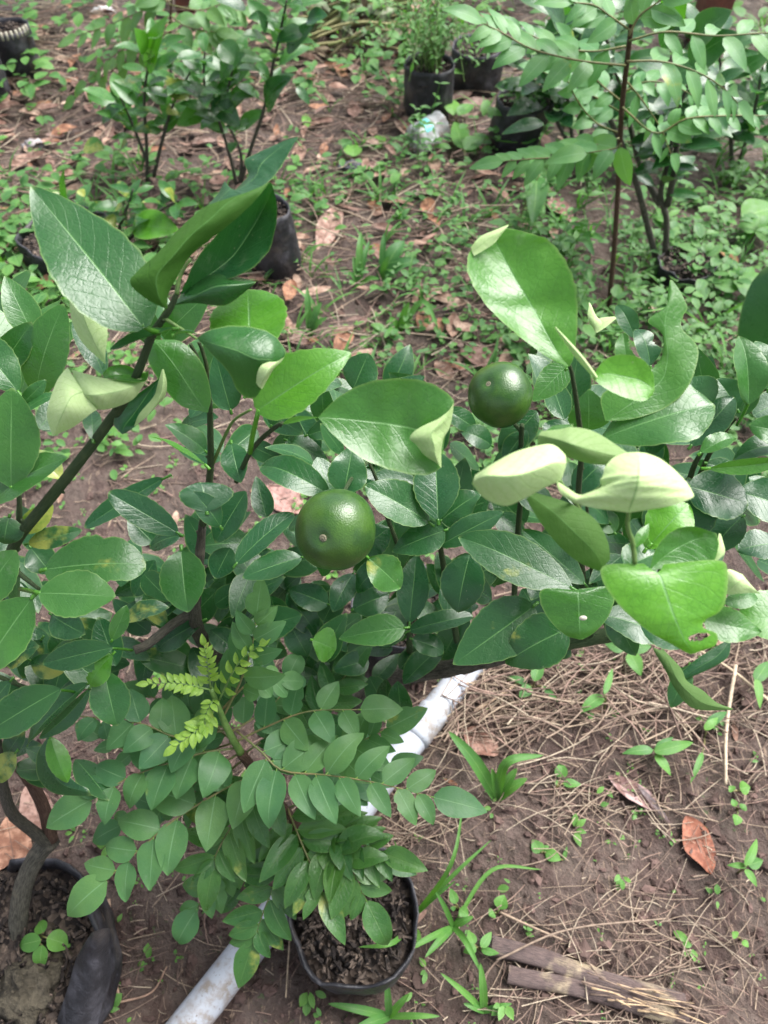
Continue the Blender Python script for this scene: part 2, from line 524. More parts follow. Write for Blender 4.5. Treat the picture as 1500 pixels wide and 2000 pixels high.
def sheet(mb, st, d, tint=(0, 0, 0), nu=26, flip=False, cren=.0, cols=HI, bulge=0.0, holes=(), nz=.03):
    """a leaf given by its left edge, midrib and right edge: stations ((x,y,c),(x,y,c),(x,y,c)), c = centimetres nearer the camera than d"""
    Ls = catmull([P(s[0][0], s[0][1], d - s[0][2] * .01) for s in st], nu)
    Ms = catmull([P(s[1][0], s[1][1], d - s[1][2] * .01) for s in st], nu)
    Rs = catmull([P(s[2][0], s[2][1], d - s[2][2] * .01) for s in st], nu)
    verts, uvs, edge, faces = [], [], [], []
    sd = R() * 50
    for i in range(nu + 1):
        l, m, r = Ls[i], Ms[i], Rs[i]
        wdt = (l - r).length
        for v in cols:
            t = abs(v)
            e = l if v < 0 else r
            o = r if v < 0 else l
            lin = m.lerp(e, t)
            par = m + (e - o) * .5 * t + ((e + o) * .5 - m) * t * t
            p = lin * .45 + par * .55
            if cren and t > .8: p = p + (e - m) * (cren * math.sin(i * 1.9 + sd) * (t - .8) * 5)
            p = p + (CAM - p).normalized() * (wdt * nz * noise.noise(V3((i * .22, v * 1.6, sd))))
            verts.append(p); uvs.append((i / nu, .5 + .5 * v)); edge.append(1.0 if t == 1 or i == nu else 0.0)
    W = len(cols)
    acc = 0.0
    for i in range(nu):
        for j in range(W - 1):
            q = i * W + j
            u, v = (i + .5) / nu, (cols[j] + cols[j + 1]) * .5
            if any(((u - a) / ru) ** 2 + ((v - b) / rv) ** 2 < 1 for a, b, ru, rv in holes): continue
            p0 = verts[q]
            acc += (verts[q + W + 1] - p0).cross(verts[q + W] - verts[q + 1]).dot(CAM - p0)
            faces.append((q, q + 1, q + W + 1, q + W))
    if (acc < 0) != flip: faces = [f[::-1] for f in faces]
    mb.add(verts, faces, uvs, tint, edge)

# ================================================================== GROUND
def gh(x, y):
    """ground height"""
    p = V3((x, y, 0))
    h = .022 * noise.noise(p * 2.3) + .012 * noise.noise(p * 6.1 + V3((3, 1, 0)))
    c = noise.noise(p * 17 + V3((9, 2, 4)))
    d = noise.noise(p * 43)
    h += .010 * c * abs(c) * 2 + .006 * d * abs(d) * 2 + .0025 * noise.noise(p * 85)
    return h
def on(x, y, dz=0.): return V3((x, y, gh(x, y) + dz))
def gp(px, py, dz=0.):
    p = G(px, py, 0)
    p = G(px, py, gh(p.x, p.y))
    return V3((p.x, p.y, gh(p.x, p.y) + dz))

def axis(lo, hi, fine0, fine1, fs, growth=1.25):
    a = []
    x = fine0
    while x <= fine1: a.append(x); x += fs
    st = fs; x = a[-1]
    while x < hi: st = st * growth; x += st; a.append(x)
    st = fs; x = a[0]
    while x > lo: st = st * growth; x -= st; a.insert(0, x)
    return a
def build_ground():
    xs = axis(-60, 60, -1.0, 1.0, .0115); ys = axis(-60, 60, 0.0, 1.15, .0115, 1.03)
    ys2 = axis(-60, 60, 0.0, 1.15, .0115, 1.25)
    ys = [y for y in ys2 if y < 0] + [y for y in ys if 0 <= y < 4.5] + [y for y in axis(-60, 60, 4.5, 5, .2, 1.3) if y >= 4.5]
    vs = [V3((x, y, gh(x, y))) for y in ys for x in xs]
    W = len(xs)
    fs = [(j * W + i, j * W + i + 1, (j + 1) * W + i + 1, (j + 1) * W + i) for j in range(len(ys) - 1) for i in range(W - 1)]
    mb = MB(); mb.add(vs, fs)
    o = mb.build('ground', 'soil'); o['kind'] = 'structure'
build_ground()

# straw and plant scraps on the soil
STRAW = [(.36, .275, .20), (.29, .215, .16), (.22, .155, .12), (.44, .36, .27), (.20, .14, .11), (.15, .10, .08), (.30, .20, .16)]
def straw(mb, x, y, L, ang, r, lift=.004, col=None):
    pts = []
    bx = U(-.12, .12) * L
    for i in range(4):
        t = i / 3 - .5
        xx = x + math.cos(ang) * t * L - math.sin(ang) * bx * (1 - 4 * t * t)
        yy = y + math.sin(ang) * t * L + math.cos(ang) * bx * (1 - 4 * t * t)
        pts.append(on(xx, yy, lift + r * .6 + U(0, .006)))
    tube(mb, pts, r, r * U(.5, .9), n=5, seg=4, tint=col or random.choice(STRAW), cap=False)
def build_straw():
    mb = MB()
    def patch(n, x0, x1, y0, y1, La, Lb, ra, rb, dens=None, lift=.012):
        k = 0; tries = 0
        while k < n and tries < n * 8:
            tries += 1
            x, y = U(x0, x1), U(y0, y1)
            if dens and R() > dens(x, y): continue
            straw(mb, x, y, U(La, Lb), U(0, math.pi) if R() < .6 else random.gauss(.2, .4), U(ra, rb), U(0, lift)); k += 1
    clump = lambda x, y: min(1, max(.06, .5 + 1.5 * noise.noise(V3((x * 5, y * 5, 2)))))
    patch(470, .02, .85, .30, .66, .03, .15, .0005, .0014, clump, .016)
    patch(1500, -.75, .9, .02, .75, .006, .026, .0005, .0012, None, .004)
    patch(700, -1.0, 1.2, .7, 1.5, .008, .035, .0006, .0014, None, .004)
    patch(480, -.05, .75, .05, .40, .025, .12, .0004, .0011, clump)
    patch(260, -.75, .05, .0, .5, .03, .14, .0005, .0013, clump)
    patch(520, -.9, 1.1, .6, 1.35, .03, .15, .0007, .0018, clump)
    patch(3000, -1.9, .35, 1.30, 3.4, .05, .22, .0009, .0024, None, .035)
    patch(700, .2, 2.2, 1.2, 3.4, .05, .22, .001, .0024, clump, .02)
    # the thick mat of straw below the leaning branch
    patch(260, .10, .55, .47, .62, .06, .20, .0008, .0018, None, .035)
    o = mb.build('dry_straw', 'straw'); o['kind'] = 'stuff'
    tag(o, 'dry tan straw and thin stalks strewn over the brown soil', 'straw')
build_straw()

def build_clods():
    mb = MB()
    for i in range(2600):
        near = R() < .7
        x, y = (U(-.7, .8), U(0.0, .8)) if near else (U(-1.6, 1.8), U(.8, 3))
        r = U(.0025, .0085) * (1 if near else 1.5) * (1 if R() < .9 else 1.8)
        c = on(x, y, r * .25)
        vs = []; qx, qy = U(.6, 1.4), U(.5, 1.3)
        for j in range(4):
            th = math.pi * (j + .5) / 4
            for k in range(6):
                ph = 2 * math.pi * k / 6
                d = V3((math.sin(th) * math.cos(ph) * qx, math.sin(th) * math.sin(ph) * qy, math.cos(th) * .55))
                vs.append(c + d * r * (1 + 1.1 * noise.noise(d * 2.3 + c * 60)))
        fs = [(j * 6 + k, (j + 1) * 6 + k, (j + 1) * 6 + (k + 1) % 6, j * 6 + (k + 1) % 6) for j in range(3) for k in range(6)]
        fs += [tuple(range(6)), tuple(range(23, 17, -1))]
        t = random.choice([(.07, .044, .038), (.10, .065, .056), (.14, .09, .078), (.09, .058, .05)])
        mb.add(vs, fs, None, t)
    o = mb.build('soil_crumbs', 'stone', None, False); o['kind'] = 'stuff'
    tag(o, 'crumbs and small lumps of brown soil on the ground', 'soil crumbs')
build_clods()

# ------------------------------------------------------------------ dead leaves
DRY = [(.30, .19, .145), (.36, .24, .18), (.24, .15, .12), (.40, .29, .22), (.28, .20, .17), (.33, .17, .10)]
def dead_leaf(mb, x, y, L, ang, w, col, lift=.006, tilt=None, shape='citrus', cols=LO, nu=7, curl=.1):
    a = V3((math.cos(ang), math.sin(ang), U(-.1, .2) if tilt is None else tilt))
    c = on(x, y, lift + .15 * w)
    leaf(mb, c - a * L / 2, c + a * L / 2, w, V3((U(-.3, .3), U(-.3, .3), 1)), col, shape, bend=-U(-.08, .1), fold=U(.0, .5), wave=.3,
         twist=U(-.5, .5), nu=nu, cols=cols, curl=U(-curl, curl))
def build_litter():
    mb = MB()
    for i in range(900):
        x, y = U(-1.9, .5), U(1.35, 3.4)
        L = U(.03, .10)
        dead_leaf(mb, x, y, L, U(0, 6.3), L * U(.25, .5), random.choice(DRY), U(.003, .03))
    for i in range(160):
        x, y = U(-.8, 1.6), U(.1, 2.6)
        L = U(.015, .05)
        dead_leaf(mb, x, y, L, U(0, 6.3), L * U(.2, .45), random.choice(DRY), U(.002, .012))
    o = mb.build('leaf_litter', 'dry'); o['kind'] = 'stuff'
    tag(o, 'brown dead leaf litter covering the soil around the far pots', 'leaf litter')
build_litter()

def dry_one(px0, py0, px1, py1, wpx, col, label, shape='citrus', fold=.35, curl=.1, twist=.3, dz=.012, bites=(), bend=-.05, tail=None):
    A, B = gp(px0, py0, dz), gp(px1, py1, dz)
    d = depth((A + B) * .5)
    mb = MB()
    leaf(mb, A, B, wpx * d / F, V3((.1, -.1, 1)), col, shape, bend=bend, fold=fold, wave=.35, twist=twist, curl=curl, nu=18, cols=HI, bites=bites, cren=.02)
    if tail: tube(mb, [A, A.lerp(gp(*tail, .008), .5), gp(*tail, .006)], .0014, .0008, tint=col)
    o = mb.build('dead_leaf', 'dry', None, True, A)
    tag(o, label, 'dead leaf', 'dead leaves lying on the soil')
dry_one(1335, 1598, 1392, 1712, 62, (.33, .135, .085), 'orange brown dead leaf with a dark spot on bare soil', fold=.1)
dry_one(1185, 1520, 1300, 1592, 40, (.36, .25, .24), 'pale pinkish curled dead leaf lying among straw', curl=.2, fold=.5)
dry_one(1240, 1535, 1318, 1622, 12, (.17, .14, .145), 'narrow dark grey dead leaf blade beside the pink curled leaf', shape='lance')
dry_one(662, 405, 622, 492, 46, (.44, .30, .25), 'pale pink dead leaf by the grass tufts behind the black bag')
dry_one(905, 1432, 975, 1478, 56, (.34, .21, .165), 'tan dead leaf near the end of the white pipe')
dry_one(18, 1600, 38, 1730, 74, (.40, .225, .15), 'large tan dead leaf beside the forked grey trunk', fold=.15)
dry_one(60, 1535, 95, 1650, 62, (.30, .19, .155), 'brown dead leaf behind the fork of the grey trunk')
dry_one(735, 1158, 780, 1135, 30, (.38, .24, .2), 'small pink dead leaf below the spotted yellow leaf')
dry_one(860, 1160, 880, 1220, 20, (.55, .42, .33), 'pale strip of dead leaf showing between the dark leaves', shape='lance')
dry_one(520, 955, 600, 1005, 62, (.38, .23, .2), 'pinkish dead leaf left of the middle green fruit', fold=.1)
dry_one(800, 385, 858, 378, 22, (.45, .37, .33), 'flat pale scrap of leaf in front of the plastic cup')
dry_one(1070, 395, 1120, 440, 40, (.36, .22, .19), 'reddish dead leaf under the drooping green leaf')
dry_one(0, 630, 38, 648, 40, (.38, .13, .065), 'rust coloured dead leaf at the left edge', fold=.1)
dry_one(680, 130, 712, 165, 30, (.42, .31, .26), 'tan dead leaf in front of the pile of cut stalks')
dry_one(722, 325, 760, 345, 26, (.46, .33, .29), 'pink dead leaf left of the plastic cup')
dry_one(1400, 490, 1440, 520, 30, (.35, .2, .1), 'brown dead leaf beside the right rear pot')
dry_one(205, 1395, 240, 1420, 40, (.44, .30, .25), 'pale dead leaf under the left hand curry leaflets')
dry_one(140, 1300, 185, 1340, 40, (.44, .27, .23), 'pale pink dead leaf between the lower left citrus leaves')

# ------------------------------------------------------------------ white pipe
def build_pipe():
    A, B = gp(345, 2045), gp(960, 1250)
    dirn = (B - A).normalized()
    A = A - dirn * .25
    A.z = B.z = .024
    mb = MB(); tube(mb, [A, A.lerp(B, .5), B], .0255, n=30, seg=28)
    o = mb.build('white_pipe', 'pvc', None, True, A)
    tag(o, 'white plastic water pipe lying across the soil under the curry plant', 'pipe')
    # printed collar where two lengths join
    mb = MB(); c = A.lerp(B, .80); tube(mb, [c - dirn * .03, c, c + dirn * .03], .0275, n=6, seg=28)
    o2 = mb.build('pipe_collar', 'pvc', o)
build_pipe()

# ------------------------------------------------------------------ planting bags
def bag(px, py, rpx, hpx=None, h=None, label='', group='black plastic planting bags', tilt=(0, 0), flare=1.08, base=None, soil=True, torn=.06, rim=True, scale=1.0):
    """px,py: pixel of the point where the bag's centre meets the ground"""
    b = base or gp(px, py)
    d = depth(b + V3((0, 0, .05)))
    r = rpx * d / F
    t = thing('planting_bag', label, 'planting bag', b, group)
    nu, na = 12, 40
    def ring(z, rr, k):
        o = []
        for j in range(na):
            a = 2 * math.pi * j / na
            dd = V3((math.cos(a), math.sin(a), 0))
            q = rr * (1 + .10 * noise.noise(dd * 1.4 + b * 9) + .045 * noise.noise(dd * 5 + V3((0, 0, z * 26)) + b * 5) + .03 * noise.noise(dd * 13 + V3((0, 0, z * 50))))
            zz = z
            if k >= nu - 1: zz += torn * h * (noise.noise(dd * 2.1 + b * 3) + .5 * noise.noise(dd * 6 + b))
            o.append(b + dd * q + V3((tilt[0] * z, tilt[1] * z, zz)))
        return o
    mb = MB()
    vs = []
    rows = []
    for k in range(nu + 1):
        z = h * k / nu
        rr = r * (.86 + .14 * min(1, k / 3)) * (1 + (flare - 1) * k / nu)
        rows.append(ring(z, rr, k))
    if rim:
        for k, dr in ((nu + 1, .965), (nu + 2, .94), (nu + 3, .93)):
            z = h * (1.0 if k == nu + 1 else .93 if k == nu + 2 else .80)
            rows.append([V3((p.x + (b.x + tilt[0] * z - p.x) * (1 - dr), p.y + (b.y + tilt[1] * z - p.y) * (1 - dr), p.z - (h - z))) for p in rows[nu]])
    for r_ in rows: vs += r_
    fs = [(k * na + j, k * na + (j + 1) % na, (k + 1) * na + (j + 1) % na, (k + 1) * na + j) for k in range(len(rows) - 1) for j in range(na)]
    fs.append(tuple(range(na))[::-1])
    mb.add(vs, fs)
    mb.build('bag_wall', 'bag', t)
    if soil:
        mb = MB()
        zs = h * .86
        c = b + V3((tilt[0] * zs, tilt[1] * zs, zs))
        vs = [c + V3((0, 0, .006))]
        nr = 9
        for k in range(1, nr + 1):
            for j in range(na):
                a = 2 * math.pi * j / na
                rr = r * flare * .97 * k / nr
                p = c + V3((math.cos(a) * rr, math.sin(a) * rr, 0))
                p.z += .010 * noise.noise(p * 30) + .006 * noise.noise(p * 80) - .01 * (k / nr) ** 4
                vs.append(p)
        fs = [(0, 1 + j, 1 + (j + 1) % na) for j in range(na)]
        fs += [(1 + (k - 1) * na + j, 1 + k * na + j, 1 + k * na + (j + 1) % na, 1 + (k - 1) * na + (j + 1) % na) for k in range(1, nr) for j in range(na)]
        mb.add(vs, fs)
        for i in range(int(130 * scale)):
            a, q = U(0, 6.28), math.sqrt(R()) * r * flare * .85
            p = c + V3((math.cos(a) * q, math.sin(a) * q, .008 + U(0, .006)))
            dd = V3((U(-1, 1), U(-1, 1), U(-.3, .4))).normalized() * U(.003, .010)
            e = dd.orthogonal().normalized() * U(.001, .003)
            f = dd.cross(e).normalized() * U(.001, .002)
            q8 = [p + dd * sx + e * sy + f * sz for sx in (-1, 1) for sy in (-1, 1) for sz in (-1, 1)]
            mb.add(q8, [(0, 1, 3, 2), (4, 6, 7, 5), (0, 4, 5, 1), (2, 3, 7, 6), (0, 2, 6, 4), (1, 5, 7, 3)], None, (0, 0, 0))
        mb.build('potting_soil', 'potsoil', t)
    return b, r, t
BAG = {}
# front pot with the curry plant: rim centre seen at (692,1785)
c = G(692, 1785, .15)
BAG['curry'] = bag(0, 0, 0, h=.16, base=V3((c.x, c.y, gh(c.x, c.y))), label='open black bag of dark potting mix under the front curry plant', flare=1.0, torn=.05, scale=2.2) if False else None
def bag_at(cx, cy, r, h, label, **kw):
    b = on(cx, cy)
    d = depth(b + V3((0, 0, .05)))
    return bag(0, 0, r * F / d, h=h, base=b, label=label, **kw)
BAG['curry'] = bag_at(c.x, c.y, .086, .15, 'open black bag of dark potting mix under the front curry plant', flare=1.02, torn=.14, scale=2.2)
c = G(20, 1890, .12)
BAG['left'] = bag_at(c.x, c.y, .125, .13, 'black bag around the forked grey trunk in the bottom left corner', flare=1.04, torn=.36, scale=2)
c = G(760, 1268, .0)
BAG['mid'] = bag_at(c.x + .02, c.y, .085, .16, 'dark bag mostly hidden behind the middle citrus leaves', flare=1.0)
BAG['c'] = bag(835, 226, 47, h=.165, label='upright black bag holding the feathery green bush', flare=1.0, torn=.03)
BAG['d'] = bag(998, 284, 50, h=.150, label='grey black bag with a slanted rim behind the broad leaved weeds', tilt=(.16, -.1), torn=.10)
BAG['b'] = bag(548, 528, 48, h=.185, label='faded grey bag standing behind the upper folded leaf', flare=.95, torn=.05, tilt=(-.1, .0))
BAG['a'] = bag(150, 515, 88, h=.10, label='low wide black bag under the yellow variegated plant', flare=1.0)
BAG['tl'] = bag(46, 148, 40, h=.16, label='black bag with a pale ribbed rim in the top left corner', flare=1.04, torn=.01)
BAG['tl2'] = bag(-5, 196, 30, h=.15, label='faded grey bag cut off by the upper left edge', flare=1.04)
BAG['r'] = bag(1330, 545, 52, h=.05, label='sunken black bag around the stems of the rear right citrus', flare=1.05, torn=.2)
BAG['e'] = bag(925, 180, 50, h=.15, label='black bag in the shade between the feathery bush and the curry sapling', flare=1.0)
# pale ribs showing on the rim of the corner bag
b, r, t = BAG['tl']
mb = MB()
for i in range(14):
    a = math.pi * (1.05 + .9 * i / 13)
    p = b + V3((math.cos(a) * r * 1.03, math.sin(a) * r * 1.03, .158))
    tube(mb, [p + V3((0, 0, -.012)), p + V3((0, 0, .012))], .005, .004, n=2, seg=6)
mb.build('rim_fold', 'cream', t)
# torn black flap lying beside the corner bag
mb = MB()
sheet(mb, [((178, 1822, 6), (195, 1815, 8), (215, 1812, 5)), ((150, 1870, 3), (180, 1868, 5.5), (212, 1870, 2.5)), ((132, 1930, 1.8), (172, 1930, 4.2), (205, 1935, 1.2)),
           ((108, 2000, 1.5), (150, 2000, 3.0), (192, 1995, 1)), ((85, 2050, 1), (130, 2050, 2.5), (175, 2050, 1))], .985, cols=MD)
o = mb.build('plastic_flap', 'bag', None, True, gp(150, 1960)); tag(o, 'torn strip of black plastic beside the bottom left bag', 'plastic strip')

# clay lump in the corner
def lump(px, py, r, name, label, cat, mat, tint=(0, 0, 0), sq=(1, 1, .7), rough=.35, sc=2.5, z=0):
    c = gp(px, py, r * .35) if not z else G(px, py, z + r * .35)
    mb = MB(); vs = []; nu, na = 22, 30
    for j in range(nu + 1):
        th = math.pi * j / nu
        for k in range(na):
            ph = 2 * math.pi * k / na
            d = V3((math.sin(th) * math.cos(ph), math.sin(th) * math.sin(ph), math.cos(th)))
            q = r * (1 + rough * noise.noise(d * sc + c * 7) + rough * .4 * noise.noise(d * sc * 3 + c) + rough * .25 * noise.noise(d * sc * 8))
            vs.append(c + V3((d.x * q * sq[0], d.y * q * sq[1], d.z * q * sq[2])))
    fs = [(j * na + k, (j + 1) * na + k, (j + 1) * na + (k + 1) % na, j * na + (k + 1) % na) for j in range(nu) for k in range(na)]
    mb.add(vs, fs, None, tint)
    o = mb.build(name, mat, None, True, c); tag(o, label, cat)
    return o
lump(58, 1935, .042, 'clay_lump', 'olive grey lump of clay in the bottom left corner', 'clay lump', 'clay', (.066, .056, .040), z=.112)
lump(120, 1850, .024, 'clay_lump', 'smaller grey clay lump beside the seedling in the bag', 'clay lump', 'clay', (.06, .050, .040), z=.112)
lump(686, 333, .028, 'stone', 'dark grey stone lying on the litter left of the cup', 'stone', 'stone', (.10, .10, .115), (1.3, .8, .6))
lump(70, 292, .03, 'stone', 'pale grey stone on the bare soil at far left', 'stone', 'stone', (.35, .32, .32), (1.2, .8, .6))
lump(720, 205, .02, 'stone', 'small tan stone in front of the upright black bag', 'stone', 'stone', (.4, .31, .27), (1.2, .8, .6))
lump(800, 1125, .016, 'brick_scrap', 'orange red brick scrap under the dark leaves', 'brick scrap', 'stone', (.33, .12, .08))
lump(205, 28, .03, 'white_scrap', 'crumpled white scrap on the litter at the top', 'scrap', 'stone', (.7, .68, .7), (1.4, .7, .5), .6)

# ------------------------------------------------------------------ split dry stalk, bottom right
def build_stalk():
    A, B = gp(955, 1868, .016), gp(1330, 1968, .014)
    t = thing('dry_stalk', 'dark split dry stalk with straw coloured torn fibres at bottom right', 'dry stalk', A)
    d = (B - A); side = V3((-d.y, d.x, 0)).normalized()
    for off, ra, nm, k0, k1 in ((.009, .0130, 'stalk_half', .0, 1.0), (-.015, .0118, 'stalk_half', .10, 1.02)):
        mb = MB(); vs = []; uvs = []; n, sg = 40, 14
        for i in range(n + 1):
            u = k0 + (k1 - k0) * i / n
            c = A + d * u + side * (off + .004 * math.sin(u * 5 + off * 90)) + V3((0, 0, .003 * math.sin(u * 7)))
            for j in range(sg + 1):
                a = math.radians(-15 + 210 * j / sg)
                rr = ra * (1 + .10 * noise.noise(V3((u * 7, j * .5, off * 50))) ) * (1 - .25 * max(0, u - .85) / .15)
                edge = 1 - .6 * max(0, abs(u - .5) - .47) / .03 * noise.noise(V3((j * .9, off, u * 3)))
                vs.append(c + side * math.cos(a) * rr * edge + V3((0, 0, math.sin(a) * rr * .72)))
                uvs.append((u * 3, j / sg))
        fs = [(i * (sg + 1) + j, (i + 1) * (sg + 1) + j, (i + 1) * (sg + 1) + j + 1, i * (sg + 1) + j + 1) for i in range(n) for j in range(sg)]
        mb.add(vs, fs, uvs); mb.build(nm, 'culm', t)
    mb = MB()
    for i in range(34):
        u = U(.45, .97); p = A + d * u + side * U(-.022, .012) + V3((0, 0, U(.010, .019)))
        q = p + d.normalized() * U(.02, .07) + side * U(-.008, .008) + V3((0, 0, U(-.002, .004)))
        tube(mb, [p, p.lerp(q, .5) + V3((0, 0, U(0, .003))), q], U(.0006, .0022), .0004, n=4, seg=4, tint=random.choice([(.5, .36, .22), (.42, .30, .20), (.24, .17, .13)]))
    mb.build('torn_fibre', 'straw', t)
    # rough dark node at the left end
    mb = MB(); c = A - d * .03 + side * .016
    for i in range(70):
        a = V3((U(-1, 1), U(-1, 1), U(0, 1))).normalized()
        tube(mb, [c, c + a * U(.008, .017)], .0016, .0005, n=2, seg=4, tint=(.03, .024, .022))
    mb.build('frayed_end', 'straw', t)
build_stalk()
# single long stalks that lie on top of the soil
def stick(pts, r, col, label, dz=.012, name='fallen_straw'):
    mb = MB(); tube(mb, [gp(x, y, dz + r) for x, y in pts], r, r * .7, n=16, seg=6, tint=col, rough=.15)
    o = mb.build(name, 'straw', None, True, gp(*pts[0])); tag(o, label, 'straw', 'long straws on the soil')
stick([(965, 1880), (1100, 1822), (1290, 1800)], .0017, (.27, .20, .15), 'long straw stem crossing just above the split stalk', .028)
stick([(975, 1785), (1040, 1815), (1095, 1838)], .0022, (.34, .25, .18), 'short thick pale stem above the split stalk')
stick([(925, 1395), (1075, 1300)], .0035, (.5, .36, .25), 'thick straw beside the upper end of the pipe')
stick([(1210, 1570), (1235, 1625), (1228, 1690)], .002, (.12, .085, .07), 'thin dark crooked twig below the pink curled leaf')
stick([(1500, 1385), (1420, 1320), (1340, 1270)], .003, (.52, .40, .28), 'pale straw slanting at the right edge of the straw mat', .02)
stick([(1428, 1310), (1410, 1430), (1408, 1540)], .0036, (.56, .45, .33), 'pale upright straw right of the twisted leaf', .02)
stick([(905, 1330), (880, 1400), (890, 1445)], .004, (.46, .34, .28), 'curved flat straw lying beside the pipe', .01)
stick([(590, 1500), (570, 1800), (560, 1950)], .0018, (.46, .35, .24), 'thin straw standing left of the front bag')
stick([(218, 1760), (225, 1880), (240, 1960)], .003, (.40, .27, .19), 'brown stem beside the torn black strip')
stick([(235, 1960), (300, 1940), (330, 1890)], .0018, (.34, .22, .16), 'thin brown stem left of the pipe')
stick([(330, 540 + 150), (420, 640)], .002, (.4, .28, .2), 'thin straw behind the green twig')

# ------------------------------------------------------------------ plastic cup
def build_cup():
    A = gp(812, 300, .042); ax = V3((.055, .035, .012)).normalized()
    A = A - ax * .01
    t = thing('plastic_cup', 'clear plastic cup lying on its side by the weeds', 'plastic cup', gp(838, 318))
    mb = MB(); sg = 32
    e1 = ax.orthogonal().normalized(); e2 = ax.cross(e1)
    prof_ = [(0, .0), (0, .030), (.003, .044), (.012, .047), (.03, .046), (.06, .0455), (.085, .044), (.088, .047), (.092, .047)]
    vs = []
    for z, r in prof_:
        for j in range(sg):
            a = 2 * math.pi * j / sg
            rr = r * (1 + .03 * noise.noise(V3((math.cos(a), math.sin(a), z * 30))))
            vs.append(A + ax * z * 1.15 + (e1 * math.cos(a) + e2 * math.sin(a)) * rr)
    fs = [(i * sg + j, i * sg + (j + 1) % sg, (i + 1) * sg + (j + 1) % sg, (i + 1) * sg + j) for i in range(len(prof_) - 1) for j in range(sg)]
    mb.add(vs, fs); mb.build('cup_wall', 'clear', t)
    mb = MB(); vs = []
    for i in range(5):
        for j in range(7):
            a = math.atan2(e2.z, e1.z) + math.radians(-28 + 56 * j / 6) + .35
            vs.append(A + ax * (.030 + .028 * i / 4) + (e1 * math.cos(a) + e2 * math.sin(a)) * .0485)
    fs = [(i * 7 + j, i * 7 + j + 1, i * 7 + j + 8, i * 7 + j + 7) for i in range(4) for j in range(6)]
    mb.add(vs, fs); mb.build('sticker', 'label', t)
build_cup()

# brick post at the top edge
def post(px, py, wpx, h, label):
    b = gp(px, py); d = depth(b); wd = wpx * d / F / 2
    mb = MB(); rows = []
    n = 9
    for i in range(n + 1):
        z = h * i / n
        for (sx, sy) in ((-1, -1), (0, -1.02), (1, -1), (1.02, 0), (1, 1), (0, 1.02), (-1, 1), (-1.02, 0)):
            q = wd * (1 + .05 * noise.noise(V3((sx * 2, sy * 2, i * 1.3))))
            rows.append(b + V3((sx * q, sy * q, z - .03)))
    fs = [(i * 8 + j, i * 8 + (j + 1) % 8, (i + 1) * 8 + (j + 1) % 8, (i + 1) * 8 + j) for i in range(n) for j in range(8)]
    fs.append(tuple(n * 8 + j for j in range(8)))
    mb.add(rows, fs)
    o = mb.build('brick_post', 'brick', None, False, b); tag(o, label, 'post')
post(1375, 75, 52, .40, 'reddish brick post behind the glossy leaves at top right')
post(370, 20, 40, .25, 'reddish brick post behind the top left saplings')

# ================================================================== CITRUS SHRUBS (front)
def branch(parent, pts, w0, w1, mat='twig', name='branch', rough=.06, seg=12, bumps=0):
    """pts: (px, py, d); w0, w1: apparent width in photo pixels at both ends"""
    q = [P(*p) for p in pts]
    mb = MB()
    c = tube(mb, q, w0 * pts[0][2] / F / 2, w1 * pts[-1][2] / F / 2, n=(len(pts) - 1) * 7, seg=seg, rough=rough)
    for i in range(bumps):                                   # nodes and bud scars
        k = int((i + .5) * len(c) / bumps); p = c[k]
        t = (c[min(k + 1, len(c) - 1)] - c[max(k - 1, 0)]).normalized()
        o = Matrix.Rotation(i * 2.4, 3, t) @ t.orthogonal().normalized()
        f = k / len(c); r = (w0 * pts[0][2] * (1 - f) + w1 * pts[-1][2] * f) / F / 2
        tube(mb, [p + o * r * .5, p + o * r * 1.45 + t * r * .7], r * .55, r * .25, n=2, seg=6)
    return mb.build(name, mat, parent, True, q[0])

NLEAF = {}
def CL(par, bx, by, tx, ty, w, d, y=.0, g=.0, roll=0, dt=0., b=.15, zw=.5, mat='citrus', nm='leaf', label=None, pet=None, hi=True, shape='citrus', **kw):
    B, T = P(bx, by, d), P(tx, ty, d + dt)
    ax = T - B
    n = cam_n((B + T) * .5, zw, roll, ax)
    o = dict(bend=U(.0, .12), fold=U(.04, .26), wave=U(.08, .28), twist=U(-.4, .4), curl=U(-.06, .14) if R() < .6 else 0, cren=.022, nu=26 if hi else 12, cols=HI if hi else MD)
    o.update(kw)
    pt = P(*pet) if pet else B - ax.normalized() * ax.length * U(.06, .10) - n * ax.length * .03
    mb = MB()
    leaf(mb, B, T, w * d / F, n, (y, g, b), shape, pet=pt, petr=.0012 + .0004 * (w > 90), **o)
    ob = mb.build(nm, mat, par, True, B)
    if label: ob['label'] = label
    return ob
def SH(par, st, d, y=0., g=0., b=.15, label=None, nm='leaf', mat='citrus', **kw):
    mb = MB(); sheet(mb, st, d, (y, g, b), **kw)
    p = st[0][1]
    ob = mb.build(nm, mat, par, True, P(p[0], p[1], d))
    if label: ob['label'] = label
    return ob

